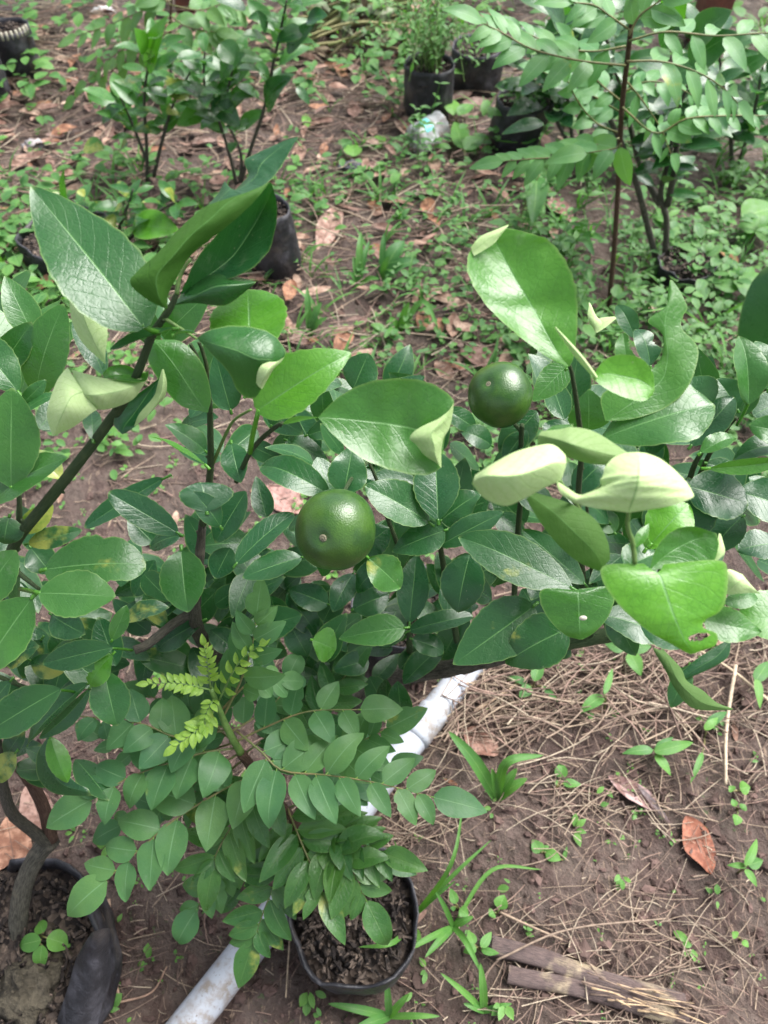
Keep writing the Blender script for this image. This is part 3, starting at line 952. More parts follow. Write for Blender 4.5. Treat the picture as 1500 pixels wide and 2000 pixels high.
# ---------------------------------------------------------------- shrub A: forked trunk in the bottom-left bag, tall twig at upper left
A = thing('citrus_shrub', 'tall citrus shrub with forked grey trunk and high folded leaves at left', 'citrus shrub', G(42, 1868, .11))
branch(A, [(40, 1880, 1.06), (36, 1800, 1.03), (46, 1730, 1.01), (72, 1672, 1.0), (100, 1640, .99)], 35, 36, 'bark', 'trunk', .12)
branch(A, [(96, 1650, .99), (60, 1620, .96), (25, 1590, .92), (8, 1545, .88), (-6, 1460, .84), (-14, 1330, .78), (-6, 1200, .72), (14, 1100, .67)], 24, 18, 'bark', 'branch', .08)
branch(A, [(100, 1640, .99), (88, 1585, .97), (62, 1530, .95), (38, 1498, .93)], 26, 22, 'redstem', 'branch', .1)
branch(A, [(14, 1100, .67), (36, 1050, .645), (88, 985, .60), (150, 908, .565), (205, 835, .535), (250, 770, .51), (276, 710, .495), (300, 650, .48), (330, 606, .47), (345, 575, .465)], 23, 11, 'twig', 'branch', .05, bumps=9)
branch(A, [(36, 1050, .645), (38, 1000, .63), (36, 960, .62), (24, 930, .61)], 12, 8, 'twig', 'branch')
branch(A, [(14, 1100, .67), (50, 1130, .66), (76, 1150, .64)], 12, 7, 'twig', 'branch')
branch(A, [(-6, 1320, .78), (60, 1345, .77), (130, 1350, .74), (170, 1335, .73)], 9, 5, 'twig', 'branch')
branch(A, [(345, 575, .465), (352, 540, .463), (372, 505, .46)], 10, 5, 'greentwig', 'branch')
branch(A, [(318, 620, .472), (350, 640, .475), (385, 662, .476)], 8, 5, 'greentwig', 'branch')

# upper-left group
CL(A, 281, 641, 62, 372, 172, .46, .10, 0, 8, dt=.01, bend=.05, fold=.10, wave=.10, asym=.0, twist=.12, zw=.25, pet=(310, 650, .474), label='broad dark leaf with a clear midrib pointing up to the left', shape='ovate')
# the tall folded leaf: dull underside wing toward the camera, grey top side above
SH(A, [((325, 604, 0), (326, 603, 0), (327, 602, 0)), ((286, 584, .6), (312, 584, .9), (330, 572, .3)), ((254, 554, 1.0), (306, 540, 1.6), (347, 540, .6)), ((268, 530, 1.0), (338, 500, 1.8), (372, 500, .6)),
       ((310, 492, .9), (372, 460, 1.8), (408, 470, .8)), ((345, 452, .6), (408, 430, 1.7), (446, 440, .9)), ((385, 415, .4), (440, 400, 1.5), (482, 408, .9)), ((412, 398, .5), (468, 382, 1.2), (508, 380, .8)), ((462, 384, .8), (496, 370, .9), (524, 360, .5)), ((526, 357, .4), (528, 356, .4), (530, 355, .4))],
   .445, .12, 0, .0, flip=True, cren=.012, nu=40, label='tall folded leaf showing its olive underside')
SH(A, [((402, 404, .6), (408, 405, .6), (414, 406, .6)), ((414, 392, .3), (422, 396, .7), (432, 398, 1.0)), ((428, 374, 0), (436, 382, .6), (452, 390, 1.1)), ((439, 354, -.1), (448, 370, .5), (470, 384, 1.1)), ((443, 366, .0), (456, 370, .5), (478, 380, 1.1)), ((453, 374, .0), (464, 370, .5), (488, 376, 1.0)), ((470, 360, -.1), (484, 358, .4), (506, 368, .9)),
       ((485, 342, -.2), (500, 344, .3), (522, 357, .7)), ((480, 326, -.3), (506, 328, .2), (534, 346, .5)), ((478, 312, -.4), (514, 316, .1), (546, 330, .4)), ((500, 300, -.4), (530, 302, 0), (556, 314, .3)), ((530, 286, -.3), (548, 288, 0), (566, 296, .2)), ((560, 273, -.1), (566, 276, 0), (575, 280, .1)), ((581, 267, 0), (582, 268, 0), (583, 269, 0))],
   .448, .0, 0, .1, cren=.004, nu=64, label='grey sheened upper wing of the folded leaf with bite marks')
SH(A, [((352, 575, 0), (353, 574, 0), (354, 574, 0)), ((364, 548, .6), (385, 558, -.4), (406, 566, .2)), ((384, 505, 1.0), (412, 535, -.8), (444, 546, .3)), ((425, 455, 1.3), (455, 500, -1.3), (486, 528, .4)), ((470, 400, 1.3), (490, 450, -1.4), (524, 492, .5)), ((508, 366, 1.0), (514, 408, -1.0), (539, 440, .4)), ((526, 356, .5), (528, 378, -.3), (541, 402, .2)), ((532, 362, .1), (533, 366, 0), (536, 376, 0))],
   .475, .0, 0, .1, cren=.02, nz=.09, label='glossy dark hollow leaf behind the tall folded leaf')
SH(A, [((342, 592, 0), (342, 594, 0), (342, 596, 0)), ((372, 552, -.8), (376, 580, .6), (378, 592, .1)), ((420, 532, -1.2), (420, 560, .9), (424, 597, .0)), ((470, 542, -1.0), (466, 556, .6), (450, 592, -.2)), ((500, 550, 0), (499, 552, 0), (497, 555, 0))],
   .474, .10, 0, .2, cren=.01, label='arched leaf with a pale sheen under the dark hollow leaf')
CL(A, 490, 690, 485, 566, 156, .485, .62, 0, -6, dt=.02, bend=.02, fold=.12, shape='round', nm='leaf', label='rounded yellow green leaf with netted veins')
SH(A, [((386, 660, 0), (386, 661, 0), (386, 662, 0)), ((408, 645, .4), (420, 672, .9), (416, 694, .6)), ((452, 636, .3), (462, 684, 1.2), (445, 725, .2)), ((500, 640, .3), (500, 700, 1.2), (468, 768, -1.0)), ((535, 655, .2), (528, 702, .9), (496, 778, -1.2)), ((556, 682, 0), (540, 712, .4), (516, 750, -.8)), ((556, 696, 0), (546, 708, .2), (530, 722, -.2))],
   .465, .14, 0, .5, cren=.012, label='drooping leaf with a pale grey lower half')
SH(A, [((556, 696, 0), (540, 706, .7), (520, 706, .6)), ((548, 708, .2), (528, 718, 1.0), (508, 716, .7)), ((534, 722, .2), (518, 736, .8), (502, 730, .5)), ((512, 760, 0), (506, 756, .2), (500, 748, .1))], .463, .6, .1, .8, flip=True, nu=12, label='pale rolled back tip of the drooping leaf')
CL(A, 502, 802, 690, 682, 112, .50, .70, 0, 12, dt=-.01, bend=.04, fold=.2, shape='ovate', asym=-.1, cren=.03, label='bright yellow green leaf with netted veins pointing right', pet=(488, 885, .53))
SH(A, [((404, 806, 0), (405, 806, 0), (406, 806, 0)), ((350, 790, .5), (380, 772, .3), (412, 770, 0)), ((305, 735, .4), (345, 718, .6), (396, 712, .3)), ((285, 690, .2), (308, 672, .6), (355, 668, .3)), ((290, 665, 0), (295, 664, 0), (305, 663, 0))], .535, .30, 0, .2, label='large leaf with a pale sheen behind the green twig')
CL(A, 338, 642, 215, 683, 40, .472, .08, 0, 40, fold=.5, bend=.0, wave=.25, label='small dark curled leaf left of the twig top')
CL(A, 340, 655, 386, 655, 24, .468, .05, 0, -60, fold=.5, bend=.1)
SH(A, [((206, 712, 0), (206, 712, 0), (206, 712, 0)), ((160, 668, .2), (186, 672, .8), (206, 690, .3)), ((140, 625, .2), (166, 626, .9), (210, 650, .4)), ((136, 585, .2), (156, 588, .6), (202, 615, .3)), ((138, 572, 0), (142, 575, .1), (165, 590, .1))], .50, .5, 0, .92, flip=True, label='pale green underside of a leaf hanging beside the twig')
CL(A, 205, 735, 143, 625, 52, .535, .0, 0, 20, bend=.08, label='dark blue green leaf behind the pale hanging leaf')
CL(A, 255, 645, 165, 590, 40, .482, .75, .8, 15, bites=((1, .4, .35, .7), (-1, .7, .25, .5)), wave=.3, label='ragged yellowing remnant of an eaten leaf')
# crumpled pale leaf
SH(A, [((288, 738, 0), (288, 740, .1), (287, 742, 0)), ((240, 742, .6), (252, 758, 1.2), (262, 778, .3)), ((200, 738, .9), (212, 768, 1.7), (230, 794, .4)), ((160, 728, .9), (180, 772, 2.0), (205, 800, .5)), ((140, 722, .7), (160, 770, 1.5), (188, 800, .6))], .50, .55, 0, .80, flip=True, nu=24, label='crumpled pale leaf rolled over the green twig')
SH(A, [((132, 717, .6), (162, 765, 1.4), (190, 800, .7)), ((112, 742, .9), (140, 775, 2.0), (180, 806, .9)), ((95, 788, .8), (126, 800, 1.9), (162, 820, .8)), ((92, 815, .4), (115, 825, 1.2), (140, 836, .4)), ((102, 850, 0), (106, 850, .1), (110, 849, 0))], .498, .6, 0, .95, flip=True, nu=20, label='folded pale end of the crumpled leaf')
SH(A, [((200, 730, 0), (202, 735, 0), (204, 738, 0)), ((215, 716, -.8), (225, 732, -1.0), (232, 742, .3)), ((245, 713, -1.1), (252, 732, -1.2), (262, 746, .4)), ((278, 728, -.6), (278, 740, -.6), (282, 745, .3)), ((290, 724, 0), (290, 732, 0), (289, 738, 0))], .492, .35, 0, .3, nu=16, label='green inner side of the crumpled leaf')
SH(A, [((312, 738, 0), (314, 737, 0), (316, 737, 0)), ((262, 775, .2), (292, 765, -.2), (316, 768, .3)), ((232, 800, .3), (262, 808, -.2), (300, 800, .6)), ((222, 828, .2), (242, 834, 0), (270, 828, .5)), ((238, 848, 0), (240, 848, 0), (246, 846, 0))], .525, .0, 0, .2, label='dark leaf with rolled pale edge behind the twig')
SH(A, [((316, 722, 0), (318, 721, 0), (320, 722, 0)), ((308, 750, .2), (318, 750, .7), (326, 748, .2)), ((300, 775, .2), (310, 778, .8), (322, 775, .1)), ((272, 808, .2), (290, 810, .7), (302, 795, .1)), ((262, 832, 0), (264, 832, .1), (268, 830, 0))], .515, .6, 0, .6, flip=True, nu=16, label='pale green rolled leaf margin')
CL(A, 182, 860, 178, 800, 36, .54, .05, 0, 10, dt=.02)
# left edge
CL(A, 22, 952, 24, 758, 106, .58, .26, .0, 6, dt=-.015, zw=.65, bend=.03, fold=.10, label='upright pale green leaf at the left edge', shape='citrus')
CL(A, -18, 985, 134, 893, 84, .585, .22, .0, -16, fold=.2, bend=.09, zw=.6, label='pale green leaf lying flat at the left edge')
CL(A, 70, 775, 128, 592, 92, .66, .26, .0, 10, zw=.75, dt=-.03, label='grey green pointed leaf behind the crumpled pale leaf')
CL(A, 40, 770, 122, 580, 110, .70, .3, 0, -20, zw=.7)
CL(A, 35, 765, -60, 650, 82, .62, .12, 0, 0, zw=.75)
CL(A, 110, 770, 40, 812, 36, .6, .1, 0, 30)
CL(A, 42, 790, 90, 742, 30, .60, .12, 0, 30)
CL(A, 18, 1010, 8, 1065, 70, .63, .1, 0, 0)
CL(A, 42, 1040, 105, 985, 44, .655, .5, 1.0, 20, fold=.3, label='yellow leaf curling beside the green twig')
CL(A, 55, 1062, 160, 1035, 42, .66, .05, .75, 20)
CL(A, 120, 935, 60, 880, 50, .66, .25, .85, 10)
CL(A, 88, 1112, 286, 1098, 120, .60, .22, .28, -4, zw=.65, bend=.04, fold=.14, bites=((1, .72, .12, .3), (-1, .6, .08, .15)), shape='round', label='broad green leaf with a yellow nick in its upper edge')
CL(A, 76, 1158, 226, 1166, 102, .575, .26, .12, 0, zw=.65, bend=.03, fold=.08, shape='citrus', label='oval green leaf lying over the broad nicked leaf', pet=(40, 1150, .62))
CL(A, 62, 1168, -40, 1318, 116, .585, .30, .15, 4, zw=.6, bend=.02, label='large green leaf cut off by the left edge')
CL(A, -40, 1180, 32, 1075, 84, .60, .25, .1, 0, zw=.6)
CL(A, 220, 1265, 84, 1297, 56, .68, .05, .03, -12, zw=.75, fold=.28, bend=.05, label='narrow glossy leaf with a tiny yellow spot', pet=(258, 1270, .72))
CL(A, 219, 1250, 248, 1182, 34, .69, .3, .15, 25, wave=.3)
CL(A, 220, 1278, 176, 1340, 58, .685, .55, .05, 10, bites=((1, .55, .35, .85),), bend=.15, label='bright green leaf eaten to a crescent')
CL(A, 205, 1312, 229, 1417, 76, .70, .12, 0, 0, zw=.75, fold=.2, bend=.10, label='glossy pale topped leaf hanging below the crescent leaf')
CL(A, 118, 1346, -30, 1436, 84, .68, .10, 0, -10, zw=.8, fold=.28, bend=.05, label='long glossy leaf reaching in from the left edge', pet=(148, 1352, .72))
CL(A, 172, 1335, 44, 1458, 62, .715, .05, 0, 30, zw=.6, fold=.35)
CL(A, 175, 1345, 75, 1440, 40, .73, .04, 0, -50, fold=.3)
SH(A, [((92, 1440, 0), (96, 1440, 0), (100, 1440, 0)), ((72, 1475, -.5), (100, 1478, .5), (112, 1470, .4)), ((75, 1520, -.6), (108, 1515, .6), (128, 1505, .4)), ((108, 1550, -.4), (128, 1535, .4), (148, 1528, .3)), ((178, 1555, 0), (176, 1548, .1), (172, 1540, 0))], .78, .02, .1, .3, label='dark curled leaf with a pale green fold at lower left')
CL(A, 98, 1440, 132, 1530, 42, .765, .6, .2, 0, b=.6, fold=-.3)
for row in [(20, 1330, -30, 1420, 60, .74, .05, .1), (60, 1290, 130, 1310, 50, .76, .03, .55), (10, 1290, 70, 1260, 60, .76, .02, .7), (80, 1250, 40, 1330, 58, .78, .02, .5),
            (30, 1470, -20, 1530, 50, .8, .03, .7), (100, 1200, 170, 1240, 60, .74, .02, .05), (60, 1070, 100, 1120, 60, .70, .03, .0), (160, 1150, 130, 1200, 50, .75, .03, 0),
            (240, 1210, 330, 1180, 48, .78, .02, .6), (150, 1210, 200, 1245, 46, .78, .01, .6), (10, 1480, 50, 1420, 44, .82, .02, .6), (130, 1100, 200, 1080, 60, .72, .03, 0)]:
    CL(A, *row[:6], y=row[6], g=row[7], roll=U(-25, 25), dt=U(-.03, .03), hi=False)

# ---------------------------------------------------------------- shrub B: leaning trunk, two fruits, right-hand pale leaves
Bp = G(765, 1290, .16)
B = thing('citrus_shrub', 'fruiting citrus shrub leaning right with two green fruits', 'citrus shrub', Bp)
branch(B, [(700, 1380, 1.25), (742, 1335, 1.16), (800, 1314, 1.06), (880, 1302, .99), (960, 1285, .95), (1040, 1268, .92), (1130, 1252, .89), (1240, 1236, .86)], 46, 18, 'bark', 'trunk', .14, 14)
branch(B, [(1020, 1270, .925), (1130, 1250, .885), (1250, 1232, .855), (1330, 1222, .83)], 36, 20, 'twig', 'branch', .06)
branch(B, [(560, 1400, 1.18), (455, 1320, 1.02), (398, 1255, .88), (380, 1195, .80), (388, 1110, .74), (396, 1020, .70)], 30, 15, 'bark', 'branch', .16, bumps=7)
branch(B, [(396, 1024, .70), (410, 930, .66), (411, 850, .62), (407, 770, .58), (385, 700, .55), (372, 672, .54)], 15, 7, 'twig', 'branch', .06, bumps=5)
branch(B, [(405, 775, .58), (404, 720, .56), (395, 685, .55), (388, 668, .545)], 8, 7, 'twig', 'branch')
branch(B, [(405, 770, .58), (370, 752, .57), (328, 752, .56)], 6, 4, 'twig', 'branch')
branch(B, [(384, 1190, .80), (330, 1225, .81), (290, 1258, .80), (262, 1270, .795)], 20, 17, 'bark', 'branch', .12)
branch(B, [(416, 905, .65), (440, 850, .62), (458, 820, .60), (490, 800, .575)], 7, 5, 'greentwig', 'branch')
branch(B, [(462, 940, .66), (486, 888, .58), (510, 858, .54), (538, 834, .50), (552, 826, .49)], 10, 8, 'twig', 'branch', bumps=3)
branch(B, [(1142, 1250, .88), (1140, 1150, .78), (1132, 1060, .70), (1130, 960, .62), (1136, 880, .555), (1128, 800, .51), (1118, 735, .48), (1112, 712, .47)], 12, 7, 'twig', 'branch', bumps=5)
branch(B, [(1156, 1250, .88), (1158, 1160, .80), (1152, 1060, .70), (1146, 985, .60)], 9, 6, 'twig', 'branch')
branch(B, [(1240, 1236, .86), (1290, 1120, .75), (1330, 1000, .68), (1352, 920, .64), (1372, 880, .62)], 14, 9, 'twig', 'branch')
branch(B, [(1290, 1120, .75), (1370, 920, .65), (1410, 850, .62), (1438, 815, .60)], 10, 7, 'twig', 'branch')
branch(B, [(1020, 830, .72), (1018, 860, .74), (1020, 940, .80), (1010, 1060, .86), (1000, 1250, .93)], 9, 12, 'twig', 'branch')
branch(B, [(720, 900, .74), (740, 950, .76), (760, 1020, .80), (800, 1130, .88), (830, 1290, 1.0)], 6, 10, 'twig', 'branch')
branch(B, [(800, 1280, 1.0), (800, 1215, .84), (803, 1160, .82)], 14, 7, 'twig', 'branch')
branch(B, [(857, 1020, .76), (862, 1080, .82), (880, 1180, .9), (900, 1290, .97)], 9, 14, 'twig', 'branch')

def fruit(par, px, py, wpx, d, scar_px, label, twist=0.):
    r = wpx * d / F / 2
    c = P(px, py, d)
    axd = (P(scar_px[0], scar_px[1], d) - c)
    k = min(.95, axd.length / r)
    ax = (axd.normalized() * k + (CAM - c).normalized() * math.sqrt(1 - k * k)).normalized()
    e1 = ax.orthogonal().normalized(); e2 = ax.cross(e1)
    mb = MB(); vs = []; nu, na = 40, 56
    for i in range(nu + 1):
        th = math.pi * i / nu
        for j in range(na):
            ph = 2 * math.pi * j / na
            s, co = math.sin(th), math.cos(th)
            rr = r * (1 + .035 * s ** 2 + .03 * (abs(s) * abs(co)) * 2 * 1.0)
            dd = e1 * math.cos(ph) + e2 * math.sin(ph)
            q = dd * s * rr + ax * co * rr * .95
            q -= ax * (r * .075 * math.exp(-(th / .17) ** 2)) - ax * (r * .09 * math.exp(-((math.pi - th) / .25) ** 2))
            q = q + ax * (.04 * r * math.sin(ph + 1.1) * s)
            q *= 1 + .012 * noise.noise(q * 60) + .035 * noise.noise(q.normalized() * 1.3 + c * 9)
            vs.append(c + q)
    fs = [(i * na + j, (i + 1) * na + j, (i + 1) * na + (j + 1) % na, i * na + (j + 1) % na) for i in range(nu) for j in range(na)]
    mb.add(vs, fs)
    o = mb.build('fruit', 'fruit', par, True, c); o['label'] = label
    mb = MB(); top = c + ax * r * .886; vs = [top + ax * r * .03]
    for k2, (rr, hh) in enumerate(((.030, .035), (.045, .0), (.060, .025), (.085, .01), (.10, -.01))):
        for j in range(14):
            a = 2 * math.pi * j / 14
            vs.append(top + (e1 * math.cos(a) + e2 * math.sin(a)) * r * rr * (1 + .15 * noise.noise(V3((j * .9, k2, px)))) + ax * r * (hh + .012))
    fs = [(0, 1 + j, 1 + (j + 1) % 14) for j in range(14)] + [(1 + k2 * 14 + j, 1 + (k2 + 1) * 14 + j, 1 + (k2 + 1) * 14 + (j + 1) % 14, 1 + k2 * 14 + (j + 1) % 14) for k2 in range(4) for j in range(14)]
    mb.add(vs, fs); mb.build('blossom_scar', 'scar', o)
    return o, c, r
f1, c1, r1 = fruit(B, 655, 1034, 152, .62, (630, 1052), 'round glossy green citrus fruit at the centre of the shrub')
f2, c2, r2 = fruit(B, 977, 771, 121, .72, (952, 748), 'green citrus fruit hanging at the right with a pale scab')
# pale scab on the upper right of the second fruit
mb = MB(); vs = []; dirs = (CAM - c2).normalized()
for i in range(7):
    for j in range(10):
        q = (P(1000 + (i - 3) * 5 + 4 * noise.noise(V3((i, j, 1))), 768 + (j - 5) * 2.6 + (i - 3) * 3, .72) - c2)
        k = min(.97, q.length / r2)
        vs.append(c2 + (q.normalized() * k + dirs * math.sqrt(1 - k * k)) * r2 * 1.03)
mb.add(vs, [(i * 10 + j, i * 10 + j + 1, (i + 1) * 10 + j + 1, (i + 1) * 10 + j) for i in range(6) for j in range(9) if noise.noise(V3((i * .9, j * .9, 3))) > -.05])
mb.build('scab', 'scar', f2)
branch(B, [(668, 968, .655), (690, 930, .69), (720, 900, .74)], 7, 8, 'twig', 'branch')
branch(B, [(990, 815, .745), (1012, 835, .745), (1020, 850, .75)], 8, 9, 'twig', 'branch')

# hero leaves on B
SH(B, [((622, 814, 0), (622, 815, 0), (622, 816, 0)), ((662, 775, .2), (670, 818, -.2), (652, 850, .1)), ((720, 746, .4), (730, 824, -.5), (705, 894, .2)), ((790, 739, .5), (785, 832, -.6), (772, 920, .2)), ((845, 750, .4), (830, 842, -.3), (830, 928, .1)), ((884, 778, .1), (858, 846, .1), (860, 914, .1)), ((884, 800, .2), (870, 850, .3), (862, 900, .2))],
   .46, .34, 0, .6, cren=.008, nu=32, nz=.05, label='large glossy leaf with white sheen pointing right at the centre')
SH(B, [((886, 786, .1), (878, 800, .8), (862, 815, 1.0)), ((884, 808, .2), (858, 828, 1.3), (815, 838, 1.0)), ((878, 836, .2), (842, 848, 1.4), (800, 856, .8)), ((866, 858, .4), (848, 870, 1.2), (812, 868, .7)), ((862, 885, .3), (850, 888, .9), (830, 890, .5)), ((862, 914, .1), (858, 910, .3), (852, 904, .2))],
   .459, .7, .05, .62, flip=True, nu=20, label='pale folded back tip of the large glossy leaf')
mb = MB(); leaf(mb, P(552, 828, .49), P(624, 815, .462), 13 * .47 / F, cam_n(P(590, 820, .475), .4), (.55, 0, .3), 'lance', fold=.3, nu=10)
mb.build('leaf_stalk', 'citrus', B, True, P(552, 828, .49))
SH(B, [((1112, 716, 0), (1112, 717, 0), (1112, 717, 0)), ((1070, 698, .2), (1090, 690, .1), (1122, 690, .2)), ((1000, 645, .5), (1062, 640, -.2), (1128, 620, .3)), ((945, 590, .7), (1035, 592, -.5), (1124, 560, .4)), ((913, 530, .6), (1006, 545, -.6), (1105, 510, .4)), ((920, 485, .4), (982, 500, -.5), (1072, 470, .2)), ((945, 460, .2), (970, 470, -.3), (1030, 454, .1)), ((985, 446, 0), (988, 446, 0), (1000, 447, 0))],
   .46, .55, 0, .5, cren=.012, nu=40, nz=.06, label='very large bright leaf standing above the right fruit')
SH(B, [((920, 482, .3), (922, 492, 0), (926, 500, 0)), ((938, 462, .2), (950, 470, .2), (962, 478, .1)), ((965, 450, .1), (972, 456, .3), (976, 462, .1)), ((994, 438, 0), (992, 442, .1), (990, 446, 0))], .456, .6, .1, .7, flip=True, nu=12, cols=MD, label='curled over margin of the very large bright leaf')
SH(B, [((1156, 735, 0), (1157, 734, 0), (1158, 733, 0)), ((1168, 748, .2), (1186, 730, .1), (1180, 704, .2)), ((1196, 766, .4), (1218, 735, .0), (1212, 692, .4)), ((1232, 780, .4), (1248, 742, -.1), (1252, 700, .3)), ((1258, 783, .2), (1270, 755, 0), (1274, 725, .1)), ((1274, 772, 0), (1278, 762, 0), (1278, 750, 0))], .42, .80, 0, .5, cren=.006, label='smooth rounded yellow green leaf right of the large leaf')
SH(B, [((1082, 640, .6), (1084, 638, .7), (1087, 640, .6)), ((1104, 672, .3), (1110, 668, .9), (1114, 668, .4)), ((1130, 706, .2), (1138, 700, .8), (1142, 700, .2)), ((1164, 742, 0), (1166, 738, .2), (1168, 736, 0))], .42, .7, .2, .95, flip=True, nu=14, cols=MD, label='pale leaf seen edge on beside the large leaf')
SH(B, [((1182, 822, 0), (1184, 822, 0), (1186, 822, 0)), ((1176, 770, .3), (1232, 788, .1), (1236, 818, .2)), ((1238, 742, .2), (1290, 745, .0), (1302, 795, .3)), ((1282, 712, -.1), (1302, 712, .1), (1346, 752, .4)), ((1296, 680, 0), (1304, 684, .2), (1364, 682, .2)), ((1292, 650, .1), (1300, 650, .2), (1332, 642, .1)), ((1265, 626, .1), (1300, 620, .2), (1334, 618, 0)), ((1300, 600, .1), (1308, 594, .2), (1342, 600, 0)), ((1304, 575, .0), (1312, 570, .1), (1330, 572, 0)), ((1308, 548, 0), (1310, 547, 0), (1314, 548, 0))],
   .495, .40, 0, .2, cren=.006, nu=44, label='tall ragged leaf eaten away on both sides')
CL(B, 1172, 858, 1398, 786, 142, .50, .22, 0, -6, dt=-.01, bend=.05, fold=.14, zw=.55, shape='obov', cren=.015, label='broad dark green leaf below the ragged leaf')
CL(B, 1106, 716, 1040, 784, 58, .60, .30, 0, 0, shape='ovate', label='small leaf beside the right fruit')
CL(B, 1105, 720, 1075, 690, 26, .475, .3, 0, 50, fold=.4)
SH(B, [((1158, 640, 0), (1162, 648, 0), (1166, 650, 0)), ((1148, 620, .1), (1160, 628, .3), (1176, 632, .1)), ((1150, 598, .1), (1158, 606, .2), (1164, 616, .1)), ((1150, 590, 0), (1152, 592, 0), (1154, 594, 0))], .55, .7, .3, .9, flip=True, nu=12, cols=MD, label='pale stub of a leaf eaten almost away')
SH(B, [((1166, 650, 0), (1164, 645, 0), (1160, 640, 0)), ((1182, 640, .1), (1180, 630, .1), (1170, 622, .1)), ((1204, 622, 0), (1203, 620, 0), (1200, 618, 0))], .55, .7, .6, .9, flip=True, nu=8, cols=MD)
CL(B, 1224, 720, 1216, 650, 40, .58, .3, .1, 0, bites=((1, .6, .3, .7),))
CL(B, 1270, 715, 1246, 636, 56, .62, .02, 0, 10, zw=.8, bites=((1, .5, .2, .5),), label='grey blue bitten leaf behind the ragged leaf')
CL(B, 1240, 660, 1205, 590, 40, .70, .05, 0, 0)
SH(B, [((1050, 868, 0), (1052, 850, .2), (1058, 842, .1)), ((1076, 878, .1), (1088, 858, .8), (1095, 838, .2)), ((1118, 896, .1), (1118, 868, 1.1), (1118, 834, .2)), ((1172, 908, .1), (1160, 880, .8), (1165, 845, .1)), ((1235, 902, 0), (1235, 898, .1), (1238, 892, 0))], .42, .55, 0, .35, flip=True, label='olive cupped leaf seen from below above the pale curled leaves')
SH(B, [((1058, 850, 0), (1054, 860, 0), (1056, 875, 0)), ((1080, 832, -.3), (1090, 840, 0), (1100, 850, .1)), ((1120, 828, -.3), (1118, 838, 0), (1116, 850, .1))], .43, .4, 0, .3, nu=10)
# two pale curled leaves nearest the camera
SH(B, [((922, 945, -.6), (924, 940, 0), (928, 928, -.5)), ((945, 972, -.2), (950, 930, 1.8), (958, 908, -.4)), ((985, 988, 0), (1000, 930, 2.5), (1000, 885, -.3)), ((1020, 976, .1), (1040, 920, 2.5), (1042, 872, -.3)), ((1068, 950, 0), (1078, 905, 1.8), (1078, 868, -.3)), ((1094, 938, -.3), (1102, 905, .5), (1102, 886, -.3)), ((1104, 915, -.5), (1106, 905, -.3), (1106, 898, -.5))],
   .385, .6, 0, 1.0, flip=True, nu=34, label='smooth pale curled leaf showing its whitish underside, left of the pair')
SH(B, [((1212, 999, 0), (1228, 1001, 0), (1252, 998, 0)), ((1160, 992, .2), (1231, 990, .5), (1310, 988, .2)), ((1128, 980, .1), (1238, 972, 1.2), (1352, 972, -.2)), ((1136, 968, .1), (1244, 952, 1.7), (1352, 960, -.3)), ((1160, 958, .2), (1246, 940, 1.9), (1342, 944, -.3)), ((1174, 950, .3), (1247, 930, 1.9), (1334, 934, -.3)), ((1172, 938, .3), (1248, 922, 1.8), (1326, 926, -.3)), ((1178, 928, .2), (1248, 914, 1.6), (1318, 918, -.4)),
       ((1182, 912, 0), (1248, 903, 1.2), (1304, 906, -.5)), ((1198, 894, -.3), (1246, 891, .6), (1286, 894, -.6)), ((1222, 884, -.6), (1242, 883, 0), (1262, 885, -.6))],
   .385, .6, 0, 1.0, flip=True, nu=48, cren=.003, label='pale curled leaf with a chewed notch, right of the pair')
SH(B, [((1084, 934, -.5), (1087, 940, -.4), (1092, 942, -.5)), ((1094, 962, 0), (1102, 958, .1), (1110, 954, 0)), ((1118, 980, .1), (1124, 974, .3), (1130, 966, .1)), ((1146, 989, .2), (1150, 980, .4), (1152, 964, .2)), ((1172, 990, .2), (1172, 980, .4), (1172, 962, .3))], .387, .6, 0, .8, flip=True, nu=18, cols=MD)
branch(B, [(1228, 995, .405), (1226, 1030, .41), (1236, 1060, .415), (1240, 1100, .42)], 9, 10, 'greentwig', 'leaf_stalk', .2)
mb = MB(); leaf(mb, P(1240, 1070, .415), P(1268, 1022, .42), 22 * .42 / F, cam_n(P(1250, 1050, .42), .4), (.5, 0, .4), 'lance', fold=.2, nu=10); mb.build('leaf', 'citrus', B, True, P(1240, 1070, .415))
branch(B, [(1092, 938, .40), (1108, 962, .41), (1125, 985, .44), (1140, 1010, .50)], 8, 8, 'greentwig', 'leaf_stalk')
SH(B, [((1028, 975, 0), (1034, 968, .1), (1045, 962, 0)), ((1055, 1020, .2), (1080, 1000, .5), (1110, 982, .1)), ((1090, 1064, .2), (1122, 1040, .6), (1160, 1012, .1)), ((1130, 1098, .1), (1158, 1075, .4), (1186, 1055, 0)), ((1170, 1116, 0), (1178, 1108, .1), (1192, 1092, 0))], .43, .45, 0, .05, flip=True, nu=26, label='dull olive leaf seen from below under the pale curled leaves')
FINE = tuple(-1 + i / 12 for i in range(25))
